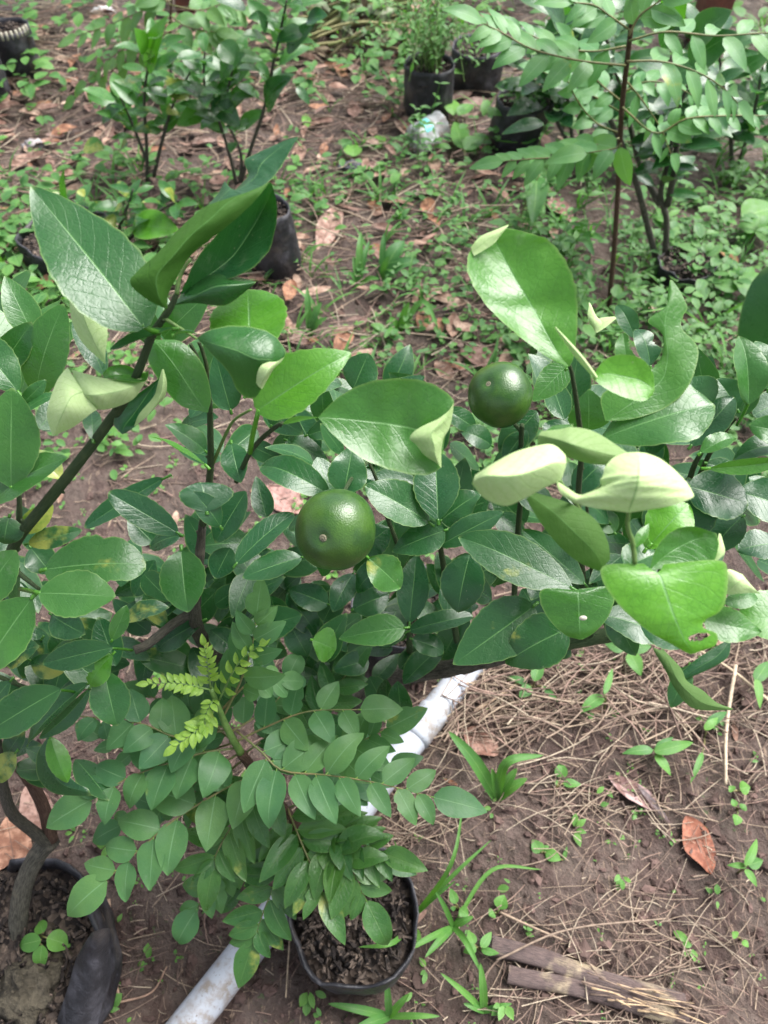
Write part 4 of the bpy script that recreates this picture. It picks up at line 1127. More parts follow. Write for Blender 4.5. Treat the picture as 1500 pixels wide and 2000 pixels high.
SH(B, [((1258, 1101, 0), (1284, 1118, 0), (1296, 1102, 0)), ((1182, 1104, 0), (1290, 1128, .2), (1402, 1094, .1)), ((1176, 1132, .1), (1298, 1150, .4), (1421, 1118, .1)), ((1204, 1176, .2), (1308, 1180, .5), (1418, 1168, .1)), ((1238, 1210, .2), (1318, 1208, .6), (1406, 1194, .0)), ((1272, 1237, .2), (1326, 1226, .5), (1378, 1211, .1)), ((1298, 1251, .1), (1333, 1242, .4), (1374, 1226, .1)), ((1318, 1262, 0), (1340, 1256, .3), (1400, 1238, -.1)), ((1336, 1272, -.1), (1350, 1268, .1), (1398, 1260, -.2)), ((1348, 1278, -.2), (1356, 1276, -.1), (1374, 1270, -.2))],
   .42, .88, .14, .5, nu=70, cren=.001, nz=.004, cols=FINE, holes=((.745, .48, .05, .34),), label='big yellow green leaf with a hole chewed near its tip')
SH(B, [((1268, 1116, 0), (1268, 1114, 0), (1270, 1112, 0)), ((1282, 1070, .1), (1304, 1082, -.2), (1330, 1110, 0)), ((1312, 1038, .1), (1342, 1060, -.3), (1372, 1108, 0)), ((1352, 1028, .1), (1372, 1050, -.2), (1396, 1094, 0)), ((1400, 1042, 0), (1402, 1052, 0), (1404, 1062, 0))], .445, .35, 0, .3, cren=.01, label='dark wing standing behind the big yellow green leaf')
SH(B, [((1392, 1100, 0), (1396, 1098, 0), (1400, 1096, 0)), ((1398, 1070, .1), (1408, 1072, .2), (1416, 1078, .1)), ((1404, 1042, 0), (1406, 1042, 0), (1408, 1044, 0))], .447, .6, 0, .95, flip=True, nu=8, cols=MD)
SH(B, [((1412, 1166, 0), (1414, 1164, 0), (1416, 1162, 0)), ((1416, 1135, .2), (1438, 1140, .8), (1440, 1160, .2)), ((1422, 1112, .1), (1452, 1132, .7), (1464, 1158, .1)), ((1450, 1122, 0), (1470, 1146, .2), (1486, 1160, 0))], .46, .6, 0, 1.0, flip=True, nu=14, label='whitish folded leaf underside at the right')
CL(B, 1415, 1178, 1486, 1162, 40, .465, .25, 0, 0, dt=.0, fold=.1)
CL(B, 1375, 1212, 1486, 1236, 72, .475, .38, 0, 0, fold=.1, bend=.04, shape='ovate', label='mid green leaf right of the chewed leaf')
CL(B, 1560, 1200, 1440, 1215, 110, .485, .50, 0, 0, fold=.12, label='bright green leaf cut off by the right edge')
SH(B, [((1130, 1150, 0), (1130, 1152, 0), (1130, 1153, 0)), ((1064, 1144, -.1), (1130, 1165, .5), (1190, 1140, -.1)), ((1056, 1172, 0), (1130, 1190, .6), (1200, 1166, 0)), ((1072, 1210, .1), (1131, 1212, .5), (1188, 1206, .1)), ((1104, 1240, 0), (1132, 1235, .3), (1162, 1232, 0)), ((1132, 1250, 0), (1134, 1249, 0), (1138, 1249, 0))][0:1] + [((1196, 1146, 0), (1130, 1162, .4), (1062, 1150, 0)), ((1200, 1172, 0), (1131, 1190, .5), (1055, 1176, 0)), ((1186, 1208, .1), (1132, 1212, .5), (1074, 1212, .1)), ((1160, 1236, 0), (1133, 1236, .3), (1104, 1240, 0)), ((1138, 1249, 0), (1134, 1249, 0), (1130, 1249, 0))],
   .60, .38, .02, .3, cren=.006, label='heart shaped leaf with a white dropping on it')
mb = MB(); c_ = P(1139, 1207, .588); vs = []
for i in range(5):
    for j in range(12):
        a = 2 * math.pi * j / 12; q = i / 4
        vs.append(c_ + (RT * math.cos(a) * 8 + UP * math.sin(a) * 5) * q * .588 / F * (1 + .2 * noise.noise(V3((j, i, 1)))) - FW * .0015 * (1 - q * q))
mb.add(vs, [(i * 12 + j, (i + 1) * 12 + j, (i + 1) * 12 + (j + 1) % 12, i * 12 + (j + 1) % 12) for i in range(4) for j in range(12)])
mb.build('dropping', 'cream', B, True, c_)
CL(B, 1345, 950, 1460, 985, 104, .62, .0, 0, 8, zw=.7, shape='round', fold=.1, label='round grey green leaf right of the pale pair')
CL(B, 1330, 1072, 1345, 930, 110, .64, .0, 0, 0, zw=.7)
CL(B, 1440, 960, 1560, 1010, 100, .64, .02, .1, 0, zw=.6)
CL(B, 1450, 1010, 1390, 1080, 84, .66, .0, 0, 30, zw=.9)
CL(B, 1520, 1060, 1440, 1075, 70, .68, .0, 0, 0, zw=.9)
CL(B, 1272, 1062, 1345, 985, 96, .52, .85, .08, 0, fold=.08, label='yellow leaf behind the dark wing')
CL(B, 1262, 1072, 1310, 985, 60, .55, .85, .1, 20)
CL(B, 1462, 790, 1456, 650, 72, .56, .22, .12, 15, fold=.5, wave=.4, hook=-.05, label='crinkled leaf curled upright at the right edge', pet=(1440, 830, .6))
CL(B, 1500, 760, 1480, 660, 60, .6, .15, 0, 0, zw=.8)
CL(B, 1350, 870, 1438, 770, 64, .58, .0, 0, 0, zw=.6, label='dark narrow leaf behind the broad dark leaf')
CL(B, 1380, 800, 1338, 738, 84, .57, .08, 0, 0)
CL(B, 1368, 885, 1440, 850, 44, .56, .3, 0, -20, fold=.3)
CL(B, 1560, 880, 1430, 888, 60, .60, .05, 0, 30)
CL(B, 1385, 915, 1540, 898, 34, .59, .5, 0, 40, fold=.3)
CL(B, 1560, 850, 1462, 830, 60, .585, .25, .3, -10, wave=.4)
CL(B, 1440, 800, 1400, 740, 60, .64, .05, 0, 0)
CL(B, 1380, 905, 1440, 925, 40, .63, .05, 0, 0)
# twisted leaf that hangs below the branch
SH(B, [((1290, 1270, 0), (1292, 1268, 0), (1295, 1268, 0)), ((1276, 1268, .1), (1306, 1290, .5), (1330, 1305, .1)), ((1300, 1310, .2), (1322, 1325, .7), (1342, 1330, .3)), ((1318, 1345, .3), (1345, 1352, .8), (1372, 1348, .3)), ((1355, 1384, .2), (1378, 1375, .5), (1400, 1372, .1)), ((1428, 1387, 0), (1430, 1386, 0), (1432, 1384, 0))], .80, .04, 0, .1, flip=True, cren=.004, label='twisted dark leaf hanging below the branch')
SH(B, [((1428, 1252, 0), (1426, 1250, 0), (1424, 1248, 0)), ((1420, 1285, .1), (1402, 1280, .3), (1390, 1268, 0)), ((1378, 1310, .1), (1362, 1305, .3), (1350, 1295, 0)), ((1330, 1330, 0), (1326, 1326, .1), (1322, 1322, 0))], .83, .02, 0, .1, label='narrow dark leaf behind the twisted one')
CL(B, 1345, 1300, 1310, 1382, 42, .84, .1, 0, 0, b=.5)
CL(B, 1250, 1210, 1340, 1262, 60, .62, .02, 0, 10)
CL(B, 1170, 1200, 1310, 1250, 80, .66, .03, 0, -10, zw=.7)

# mid canopy of B: (base x, y, tip x, y, width, depth, youth, yellow, roll)
MID = [
 (404, 1000, 392, 942, 110, .60, .0, .0, 15), (430, 1028, 375, 960, 50, .61, 0, 0, 0), (452, 866, 470, 942, 54, .63, .03, .0, 0), (402, 908, 290, 842, 26, .62, .5, .0, 40),
 (318, 935, 165, 1030, 46, .70, 0, 0, -15), (346, 1040, 212, 962, 60, .665, .0, .0, -10), (352, 1046, 294, 1068, 56, .69, 0, 0, 0), (354, 1074, 366, 1197, 92, .665, .16, .0, 0),
 (462, 1100, 574, 1003, 62, .69, .0, .0, -12), (590, 1088, 473, 1128, 62, .69, .03, .0, 12), (642, 966, 502, 900, 66, .70, .06, .3, 0), (672, 962, 690, 868, 78, .685, .05, .12, 0),
 (838, 1020, 712, 946, 88, .71, .10, .3, 0), (856, 1016, 850, 878, 92, .70, .02, .0, 0), (862, 1016, 940, 962, 78, .735, .05, .15, 0), (868, 1036, 766, 1078, 68, .715, .06, .0, 0),
 (858, 1066, 985, 1000, 52, .725, .02, .0, 0), (1117, 1148, 892, 1040, 98, .665, .07, .3, 8), (1142, 1140, 1020, 1034, 62, .70, .06, .05, -6), (800, 1216, 814, 1084, 64, .78, .0, .0, 0),
 (918, 1082, 894, 1196, 88, .76, .0, .0, 0), (720, 1090, 782, 1148, 74, .70, .30, .42, 0), (790, 1226, 662, 1248, 64, .755, .24, .0, 8), (800, 1232, 924, 1204, 46, .80, .02, .0, -10),
 (806, 1248, 872, 1272, 50, .80, .02, .0, 0), (1042, 1184, 884, 1298, 112, .69, .08, .2, -8), (1108, 1228, 984, 1296, 108, .665, .10, .34, 0), (470, 1240, 590, 1200, 72, .84, .02, 0, 0),
 (395, 1212, 298, 1268, 62, .82, .0, .0, 0), (640, 1180, 560, 1150, 56, .86, .0, .0, 0), (700, 1080, 760, 1030, 64, .74, .0, .1, 0), (745, 1100, 690, 1160, 50, .84, .0, 0, 0),
 (690, 1190, 760, 1160, 64, .86, .03, 0, 0), (690, 1120, 650, 1195, 50, .88, 0, 0, 0), (610, 1250, 655, 1270, 70, .80, .5, .1, 0), (560, 780, 670, 740, 50, .72, .05, .25, 0),
 (690, 760, 720, 690, 70, .72, .06, .15, 0), (640, 745, 700, 770, 36, .73, .1, .3, 0), (600, 850, 690, 830, 50, .75, .08, .3, 0), (560, 860, 640, 900, 54, .76, .05, .3, 0),
 (700, 830, 730, 870, 50, .78, .05, .2, 0), (740, 920, 790, 880, 44, .80, .2, .1, 0), (760, 790, 830, 735, 60, .78, .0, 0, 0), (870, 800, 930, 840, 44, .79, .05, 0, 0),
 (960, 870, 900, 840, 50, .80, .04, 0, 0), (1000, 900, 1020, 850, 54, .80, .03, 0, 0), (1040, 880, 960, 920, 60, .80, .05, 0, 0), (1120, 830, 1078, 880, 90, .62, .0, 0, 0),
 (1150, 840, 1150, 760, 80, .60, .2, 0, 0), (1080, 1000, 1000, 940, 60, .76, .0, 0, 0), (1120, 960, 1180, 900, 60, .70, .0, 0, 0), (1190, 1020, 1100, 950, 60, .72, .02, 0, 0),
 (1220, 1110, 1290, 1080, 80, .60, .14, 0, 0), (1200, 1040, 1150, 990, 50, .72, .2, .1, 0), (480, 770, 520, 690, 60, .62, .0, 0, 0), (530, 830, 560, 750, 44, .64, .0, 0, 0),
 (450, 800, 420, 690, 60, .63, .0, 0, 0), (400, 880, 320, 830, 50, .70, .1, .1, 0), (430, 900, 350, 880, 44, .72, .02, 0, 0), (480, 960, 420, 1060, 66, .72, .0, 0, 0),
 (520, 1010, 500, 930, 44, .76, .0, 0, 0), (450, 1070, 420, 1130, 60, .74, 0, 0, 0), (300, 1060, 250, 1010, 56, .74, .02, 0, 0), (420, 1180, 480, 1140, 44, .82, .02, 0, 0),
 (410, 1230, 470, 1280, 52, .86, .0, 0, 0), (560, 1160, 620, 1240, 60, .88, .0, 0, 0), (600, 1280, 560, 1210, 54, .9, .0, 0, 0), (720, 1290, 650, 1310, 50, .9, .02, 0, 0),
 (860, 1150, 920, 1210, 66, .84, .0, 0, 0), (960, 1170, 900, 1130, 60, .86, .0, 0, 0), (980, 1050, 1030, 1100, 60, .80, .02, 0, 0), (1020, 1150, 1060, 1220, 66, .78, .02, 0, 0),
]
SMALL = MID[58:]
for i, r_ in enumerate(MID[:58]):
    lab = {7: 'bright glossy leaf hanging straight down in front of the grey stem', 21: 'yellowing spotted leaf with a brown corner below the centre fruit', 26: 'grey green leaf with yellow blotches above the pipe',
           17: 'long grey leaf with yellow blotches below the pale curled leaf', 34: 'pale green cupped leaf above the curry leaflets', 0: 'dusty grey leaf against the stem'}.get(i)
    CL(B, *r_[:6], y=r_[6], g=r_[7], roll=r_[8] + U(-10, 10), dt=U(-.025, .025), zw=U(.5, .8), label=lab, shape=random.choice(['citrus', 'citrus', 'ovate', 'round']), nm='leaf' if i < 45 else 'leaf')
# deeper leaves behind the named ones
mb = MB()
def inpoly(x, y, poly):
    c = False; n = len(poly)
    for i in range(n):
        x0, y0 = poly[i]; x1, y1 = poly[i - 1]
        if (y0 > y) != (y1 > y) and x < (x1 - x0) * (y - y0) / (y1 - y0) + x0: c = not c
    return c
for (bx, by, tx, ty, w_, d, yy, gg, ro) in SMALL:
    b0, t0 = P(bx, by, d), P(tx, ty, d + U(-.025, .025))
    leaf(mb, b0, t0, w_ * d / F, cam_n(b0, U(.5, .8), U(-10, 10), t0 - b0), (yy, gg, .1), random.choice(['citrus', 'ovate']), bend=U(0, .1), fold=U(.05, .25), wave=.15, nu=16, cren=.015)
FILL = [([(420, 1060), (640, 1080), (900, 960), (1100, 1000), (1180, 1200), (960, 1280), (700, 1300), (450, 1290)], 70, .84, 1.02),
        ([(1080, 780), (1500, 760), (1500, 1120), (1200, 1180), (1060, 1100)], 44, .70, .86),
        ([(420, 780), (640, 760), (720, 900), (560, 960), (420, 980)], 16, .72, .86),
        ([(0, 1060), (300, 1130), (320, 1290), (200, 1480), (0, 1540)], 0, .74, .88),
        ([(270, 1040), (640, 1000), (640, 1330), (290, 1310)], 64, .80, .98),
        ([(560, 740), (900, 760), (900, 1010), (640, 1000)], 30, .76, .90),
        ([(600, 1240), (790, 1270), (790, 1350), (600, 1370)], 16, .90, .98),
        ([(1000, 760), (1500, 800), (1500, 1200), (1250, 1240), (1060, 1180)], 50, .72, .86)]
for poly, n, d0, d1 in FILL:
    xs = [p[0] for p in poly]; ys = [p[1] for p in poly]; k = 0
    while k < n:
        x, y = U(min(xs), max(xs)), U(min(ys), max(ys))
        if not inpoly(x, y, poly): continue
        k += 1
        d = U(d0, d1); a = U(0, 6.28); L = U(70, 115)
        b0, t0 = P(x, y, d), P(x + math.cos(a) * L, y + math.sin(a) * L, d + U(-.03, .04))
        leaf(mb, b0, t0, L * U(.5, .66) * d / F, cam_n(b0, U(.4, .9), U(-35, 35), t0 - b0), (U(0, .08), max(0, U(-.6, .4)), .1), random.choice(['citrus', 'ovate']), bend=U(0, .1), fold=U(.05, .25), nu=12, cren=.015)
o = mb.build('inner_foliage', 'citrus', B); o['kind'] = 'stuff'

mb = MB()
poly = [(-20, 1040), (300, 1110), (330, 1290), (200, 1500), (-20, 1540)]
k = 0
while k < 46:
    x, y = U(-20, 330), U(1040, 1540)
    if not inpoly(x, y, poly): continue
    k += 1
    d = U(.74, .90); a = U(0, 6.28); L = U(75, 125)
    b0, t0 = P(x, y, d), P(x + math.cos(a) * L, y + math.sin(a) * L, d + U(-.03, .04))
    leaf(mb, b0, t0, L * U(.45, .6) * d / F, cam_n(b0, U(.4, .9), U(-35, 35), t0 - b0), (U(0, .08), max(0, U(-.5, .6)), .1), random.choice(['citrus', 'ovate']), bend=U(0, .1), fold=U(.05, .25), nu=12, cren=.015)
for poly, n in (([(-10, 560), (150, 600), (140, 800), (-10, 960)], 8), ([(270, 640), (420, 660), (420, 860), (330, 860)], 7)):
    xs = [p[0] for p in poly]; ys = [p[1] for p in poly]; k = 0
    while k < n:
        x, y = U(min(xs), max(xs)), U(min(ys), max(ys))
        if not inpoly(x, y, poly): continue
        k += 1
        d = U(.64, .74); a = U(-2.6, -.5); L = U(100, 150)
        b0, t0 = P(x, y, d), P(x + math.cos(a) * L, y + math.sin(a) * L, d + U(-.03, .04))
        leaf(mb, b0, t0, L * U(.45, .55) * d / F, cam_n(b0, U(.5, .9), U(-35, 35), t0 - b0), (U(0, .25), 0, .1), random.choice(['citrus', 'ovate']), bend=U(0, .1), fold=U(.05, .25), nu=14, cren=.015)
o = mb.build('inner_foliage', 'citrus', A); o['kind'] = 'stuff'

# ================================================================== CURRY PLANT (front)
def frond(par, pts, n, lpx, wpx, y=.05, g=0., mat='curry', start=.12, tipw=1., sub=True, name='frond', down=0., shape='ovate', label=None, terminal=True, ang=58, r=.0011, zw=.62, rmat='rachis', nu=10, cols=MD, world=None, wl=None, gloss=None, fold=.15, taper=.75, mb=None):
    """pinnate leaf; pts (px,py,d) along its stalk (or world points); n leaflet pairs"""
    q = world or [P(*p) for p in pts]
    c = catmull(q, 40)
    rm = MB() if mb is None else mb
    tube(rm, q, r * 1.3, r * .6, n=18, seg=6)
    fr = rm.build(name, rmat, par, True, q[0]) if mb is None else None
    if label and fr: fr['label'] = label
    def one(base, ax, L, wd, nn):
        m = MB() if mb is None else mb
        pt = base
        b = base + ax * L * .05
        leaf(m, b, b + ax * L, wd, nn, (max(0, y + U(-.05, .10)), g if R() < .9 else .45, .2), shape, bend=U(-.02, .14), fold=fold + U(-.08, .1), wave=U(.08, .24), twist=U(-.26, .26), curl=U(0, .12) if R() < .4 else 0, cren=.012, bites=((random.choice((-1, 1)), U(.3, .8), U(.06, .14), U(.2, .5)),) if R() < .1 else (), nu=nu, cols=cols, pet=pt, petr=.0007, cup=0)
        if mb is None: m.build('leaflet', mat, fr, True, base)
    for i in range(n):
        u = start + (1 - start) * (i + .3) / n
        for sgn in (-1, 1):
            uu = min(.985, u + sgn * .22 / n + U(-.1, .1) / n)
            k = min(39, int(uu * 40)); f = uu * 40 - k
            p = c[k].lerp(c[k + 1], f); t = (c[k + 1] - c[k]).normalized()
            nn = cam_n(p, zw)
            nn = (nn - t * nn.dot(t)).normalized()
            s = t.cross(nn) * sgn
            a = math.radians(ang + U(-6, 6) - 18 * u)
            dd = depth(p)
            sz = (.55 + .45 * math.sin(math.pi * min(1, .25 + u * taper))) * U(.82, 1.1)
            ax = (t * math.cos(a) + s * math.sin(a) - nn * U(down - .12, down + .12)).normalized()
            n2 = (nn + s * U(-.12, .12) + t * U(-.1, .1)).normalized()
            L = (wl[0] if wl else lpx * dd / F) * sz; W = (wl[1] if wl else wpx * dd / F) * sz
            one(p, ax, L, W, n2)
    if terminal:
        p = c[-1]; t = (c[-1] - c[-2]).normalized(); nn = cam_n(p, zw)
        dd = depth(p)
        one(p, (t - nn * down * .5).normalized(), (wl[0] if wl else lpx * dd / F) * 1.02, (wl[1] if wl else wpx * dd / F) * tipw, nn)
    return fr

b0 = BAG['curry'][0]
K = thing('curry_plant', 'bushy curry leaf plant with paired leaflets in the front bag', 'curry plant', b0)
top = [(412, 1345, .80), (428, 1385, .82), (445, 1425, .84), (470, 1470, .87), (500, 1510, .90), (560, 1590, .95), (640, 1700, 1.0), (676, 1765, 1.04)]
branch(K, top[3:], 18, 26, 'redstem', 'stem', .12)
branch(K, top[:4][::-1], 16, 10, 'greentwig', 'stem', .05)
# (points, pairs, leaflet length, width, youth, yellow, droop, options)
G_ = dict(mat='curryg', fold=.36, ang=58)
FR = [
 ([(462, 1428, .845), (510, 1468, .83), (552, 1505, .82), (640, 1514, .81), (740, 1530, .80), (842, 1556, .80)], 8, 108, 58, .10, 0, .10, dict(start=.2, ang=66)),
 ([(505, 1512, .90), (440, 1540, .88), (340, 1602, .86), (270, 1662, .85), (212, 1715, .85)], 5, 104, 66, .12, 0, .05, dict(ang=60, start=.10)),
 # four drooping glossy fronds that fan out over the pot
 ([(535, 1520, .91), (495, 1560, .90), (458, 1604, .90), (424, 1664, .90), (420, 1680, .90)], 6, 98, 44, .12, 0, .05, dict(G_, start=.12, ang=70)),
 ([(562, 1580, .93), (582, 1630, .91), (605, 1684, .90), (628, 1738, .89)], 6, 100, 42, .12, 0, .05, dict(G_, start=.10, ang=66)),
 ([(600, 1600, .94), (645, 1650, .91), (684, 1694, .89), (714, 1756, .89)], 5, 104, 52, .16, .04, .05, dict(G_, start=.25, ang=64, fold=.26)),
 ([(562, 1590, .95), (560, 1650, .93), (543, 1707, .92), (512, 1788, .92), (496, 1836, .92)], 7, 94, 50, .10, 0, .05, dict(G_, start=.16, ang=62, fold=.3)),
 ([(600, 1610, .95), (640, 1622, .93), (690, 1642, .91), (745, 1664, .90)], 5, 90, 44, .12, 0, .05, dict(G_, start=.25)),
 ([(540, 1570, .96), (480, 1640, .955), (430, 1700, .955), (385, 1775, .955)], 5, 82, 52, .10, .10, .1, dict(start=.25)),
 # upper fronds
 ([(458, 1450, .855), (520, 1420, .85), (600, 1390, .84), (700, 1386, .84)], 3, 84, 56, .10, 0, .05, dict(start=.35, ang=70)),
 ([(590, 1450, .90), (625, 1395, .90), (655, 1345, .90), (676, 1318, .90)], 4, 78, 40, .02, 0, .1, dict(G_, ang=62, fold=.25)),
 ([(600, 1500, .93), (560, 1440, .94), (570, 1380, .94), (590, 1320, .94)], 6, 62, 34, .0, 0, .1, dict(G_, fold=.2, ang=70)),
 ([(470, 1460, .865), (400, 1470, .85), (330, 1490, .84), (250, 1520, .835), (182, 1560, .83)], 5, 96, 66, .08, 0, .08, dict(ang=64, start=.14)),
 ([(445, 1425, .845), (350, 1440, .84), (270, 1412, .835), (130, 1396, .84)], 5, 78, 58, .06, 0, .06, dict(ang=72, start=.25)),
 ([(436, 1400, .83), (470, 1330, .80), (492, 1262, .78), (500, 1208, .77)], 4, 84, 50, .10, 0, .04, dict(start=.25)),
 ([(430, 1390, .83), (478, 1340, .81), (510, 1330, .81), (545, 1330, .82)], 3, 50, 40, .14, 0, .05, dict(shape='round')),
 ([(450, 1430, .85), (500, 1400, .86), (540, 1370, .87), (560, 1330, .88)], 3, 56, 44, .04, 0, .05, dict(shape='round')),
 ([(470, 1470, .87), (420, 1500, .88), (380, 1530, .89), (350, 1560, .90)], 3, 58, 40, .05, .05, .1, dict(shape='round')),
 ([(440, 1420, .84), (400, 1420, .85), (370, 1440, .86), (345, 1470, .87)], 3, 50, 36, .10, 0, .05, dict(shape='round')),
 ([(560, 1500, .90), (640, 1470, .88), (700, 1450, .87), (752, 1424, .865)], 4, 88, 50, .08, 0, .08, dict(start=.3)),
 # deeper, older fronds
 ([(480, 1480, .90), (400, 1540, .93), (330, 1560, .94), (240, 1610, .95)], 5, 74, 46, .02, 0, .1, dict(start=.2)),
 ([(470, 1460, .90), (420, 1420, .92), (360, 1380, .93), (290, 1360, .94)], 5, 66, 46, .0, 0, .1, dict(start=.2)),
 ([(480, 1470, .92), (540, 1430, .95), (620, 1400, .97), (680, 1420, .98)], 5, 64, 42, .0, 0, .1, dict(start=.2)),
 ([(460, 1450, .90), (380, 1470, .93), (260, 1470, .95), (200, 1440, .96)], 5, 66, 46, .0, 0, .1, dict(start=.2)),
 ([(560, 1580, .99), (640, 1540, 1.0), (700, 1520, 1.01), (760, 1500, 1.01)], 5, 66, 40, .0, 0, .1, dict(start=.2)),
 ([(560, 1600, .98), (620, 1640, .99), (680, 1650, .99), (750, 1680, .99)], 4, 66, 36, .02, 0, .1, dict(G_, start=.3)),
 ([(550, 1600, 1.0), (520, 1640, 1.0), (500, 1690, 1.0), (470, 1730, 1.0)], 4, 66, 36, .02, 0, .1, dict(G_, start=.2)),
]
labs = {0: 'long frond reaching right over the white pipe', 1: 'frond of large flat leaflets reaching to the lower left', 3: 'glossy ridged frond drooping over the pot', 13: 'frond standing up between the citrus leaves'}
for i, (pts, n, lp, wp, y, g, dn, kw) in enumerate(FR):
    frond(K, pts, n, lp, wp, y, g, down=dn, label=labs.get(i), **kw)
# young yellow-green fronds at the tip
for pts, n, l, wd in (([(412, 1348, .80), (380, 1340, .79), (340, 1334, .785), (292, 1336, .78)], 9, 25, 13), ([(412, 1345, .80), (408, 1320, .79), (405, 1292, .78), (399, 1262, .775)], 8, 26, 13),
                      ([(424, 1376, .815), (446, 1330, .79), (470, 1290, .78), (506, 1262, .775)], 6, 30, 17), ([(420, 1385, .82), (402, 1412, .81), (378, 1432, .80), (346, 1456, .795)], 7, 32, 17),
                      ([(420, 1362, .81), (412, 1375, .80), (404, 1392, .80), (398, 1412, .80)], 5, 22, 12)):
    fr = frond(K, pts, n, l, wd, .95, .12, start=.15, ang=62, r=.0009, rmat='greentwig', nu=8, cols=MD, shape='curry', fold=.25)
    fr['label'] = 'unfolding yellow green young frond'

# ================================================================== REAR SAPLINGS
def yd(px, py, y): return Y(px, py, y)
# curry sapling at right
yb = gp(1190, 606).y
K2 = thing('curry_sapling', 'tall thin curry sapling with a brown stem at upper right', 'curry sapling', gp(1190, 606))
stem = [gp(1190, 606, -.01), yd(1200, 480, yb - .03), yd(1208, 350, yb - .07), yd(1214, 220, yb - .12), yd(1226, 110, yb - .17), yd(1240, -10, yb - .22), yd(1246, -60, yb - .24)]
mb = MB(); tube(mb, stem, .0068, .0035, n=40, seg=10, rough=.06); mb.build('stem', 'redstem', K2, True, stem[0])
def W(px, py, dy=0.): return yd(px, py, yb - .2 + dy)
RF = [([(1222, 128), (1130, 118), (1040, 96), (985, 66), (945, 46)], 7, .068, .030, .10, 0), ([(1222, 90), (1160, 100), (1090, 92), (1020, 60)], 4, .06, .03, .08, .05),
      ([(1210, 270), (1160, 285), (1100, 305), (1040, 310), (985, 315)], 7, .062, .030, .14, -.02), ([(1214, 280), (1200, 290), (1150, 298)], 2, .075, .04, .14, -.06),
      ([(1228, 80), (1300, 62), (1400, 70), (1500, 64), (1560, 70)], 6, .064, .030, .14, 0), ([(1224, 120), (1290, 120), (1360, 140), (1410, 170), (1440, 200)], 5, .066, .032, .12, -.05),
      ([(1216, 210), (1280, 260), (1340, 232), (1420, 226), (1520, 226)], 8, .052, .030, .10, .05), ([(1228, 70), (1250, 30), (1290, 0), (1310, -30)], 4, .06, .032, .14, -.05),
      ([(1216, 200), (1180, 170), (1150, 140), (1120, 90)], 4, .05, .03, .04, .1), ([(1214, 220), (1180, 200), (1130, 170), (1060, 140)], 5, .046, .028, .04, .15),
      ([(1218, 180), (1260, 160), (1310, 165), (1360, 190)], 4, .05, .028, .05, .15), ([(1216, 150), (1250, 190), (1290, 250), (1310, 300)], 4, .05, .03, .04, .1),
      ([(1232, 60), (1190, 30), (1160, 10), (1120, 5)], 4, .06, .03, .1, 0), ([(1210, 260), (1165, 240), (1130, 200), (1110, 160)], 4, .046, .028, .03, .12)]
for pts, n, L, wd, y, dy in RF:
    frond(K2, None, n, 0, 0, y, 0, mat='curryl', world=[W(a, b, dy) for a, b in pts], wl=(L * 1.0, wd * .98), start=.18, ang=58, r=.0016, down=.35, shape='ovate', fold=.12, nu=8)

def sapling(name, label, cat, base_px, stems, nleaf, L, y0=.05, g=.0, grp=None, smat='bark', r=.006, extra=None, spread=(.3, 1.), wr=.46, up=.3, hi=False, mat='citrus', zw=.6):
    """stems: polylines of (px, py, dy) from the ground up"""
    bp = gp(*base_px)
    t = thing(name, label, cat, bp, grp)
    for i, s in enumerate(stems):
        q = [yd(a, b, bp.y + dy) for a, b, dy in s]
        mb = MB(); tube(mb, q, r, r * .4, n=24, seg=8, rough=.08); mb.build('stem', smat, t, True, q[0])
        c = catmull(q, 60)
        for j in range(nleaf):
            u = spread[0] + (spread[1] - spread[0]) * (j + R()) / nleaf
            k = min(59, int(u * 60)); p = c[k]; tg = (c[min(k + 1, 60)] - c[k]).normalized()
            az = j * 2.4 + i + U(-.4, .4)
            hd = V3((math.cos(az), math.sin(az), 0))
            ax = (hd + V3((0, 0, up + U(-.5, .35))) + tg * .2).normalized()
            ll = L * U(.7, 1.15)
            st = p + ax * ll * U(.1, .35)
            n = (V3((0, 0, 1)) + hd * U(-.3, .3) + V3((0, -.35, 0)))
            mb = MB()
            leaf(mb, st, st + ax * ll, ll * wr * U(.85, 1.15), n, (max(0, y0 + U(-.05, .1)), max(0, g + U(-.3, .3)) if g else 0, .3), random.choice(['citrus', 'ovate']), bend=U(.02, .14), fold=U(.08, .3), wave=.15, twist=U(-.4, .4), nu=12, cols=MD, pet=p)
            mb.build('leaf', mat, t, True, p)
    if extra:
        for (bx, by, tx, ty, wpx, dy, yy, gg, roll) in extra:
            Bq, Tq = yd(bx, by, bp.y + dy), yd(tx, ty, bp.y + dy - .02)
            mb = MB()
            leaf(mb, Bq, Tq, wpx * depth(Bq) / F, cam_n(Bq, zw, roll, Tq - Bq), (yy, gg, .3), 'ovate', bend=U(.02, .1), fold=U(.1, .25), wave=.12, nu=16, cols=MD)
            mb.build('leaf', mat, t, True, Bq)
    return t
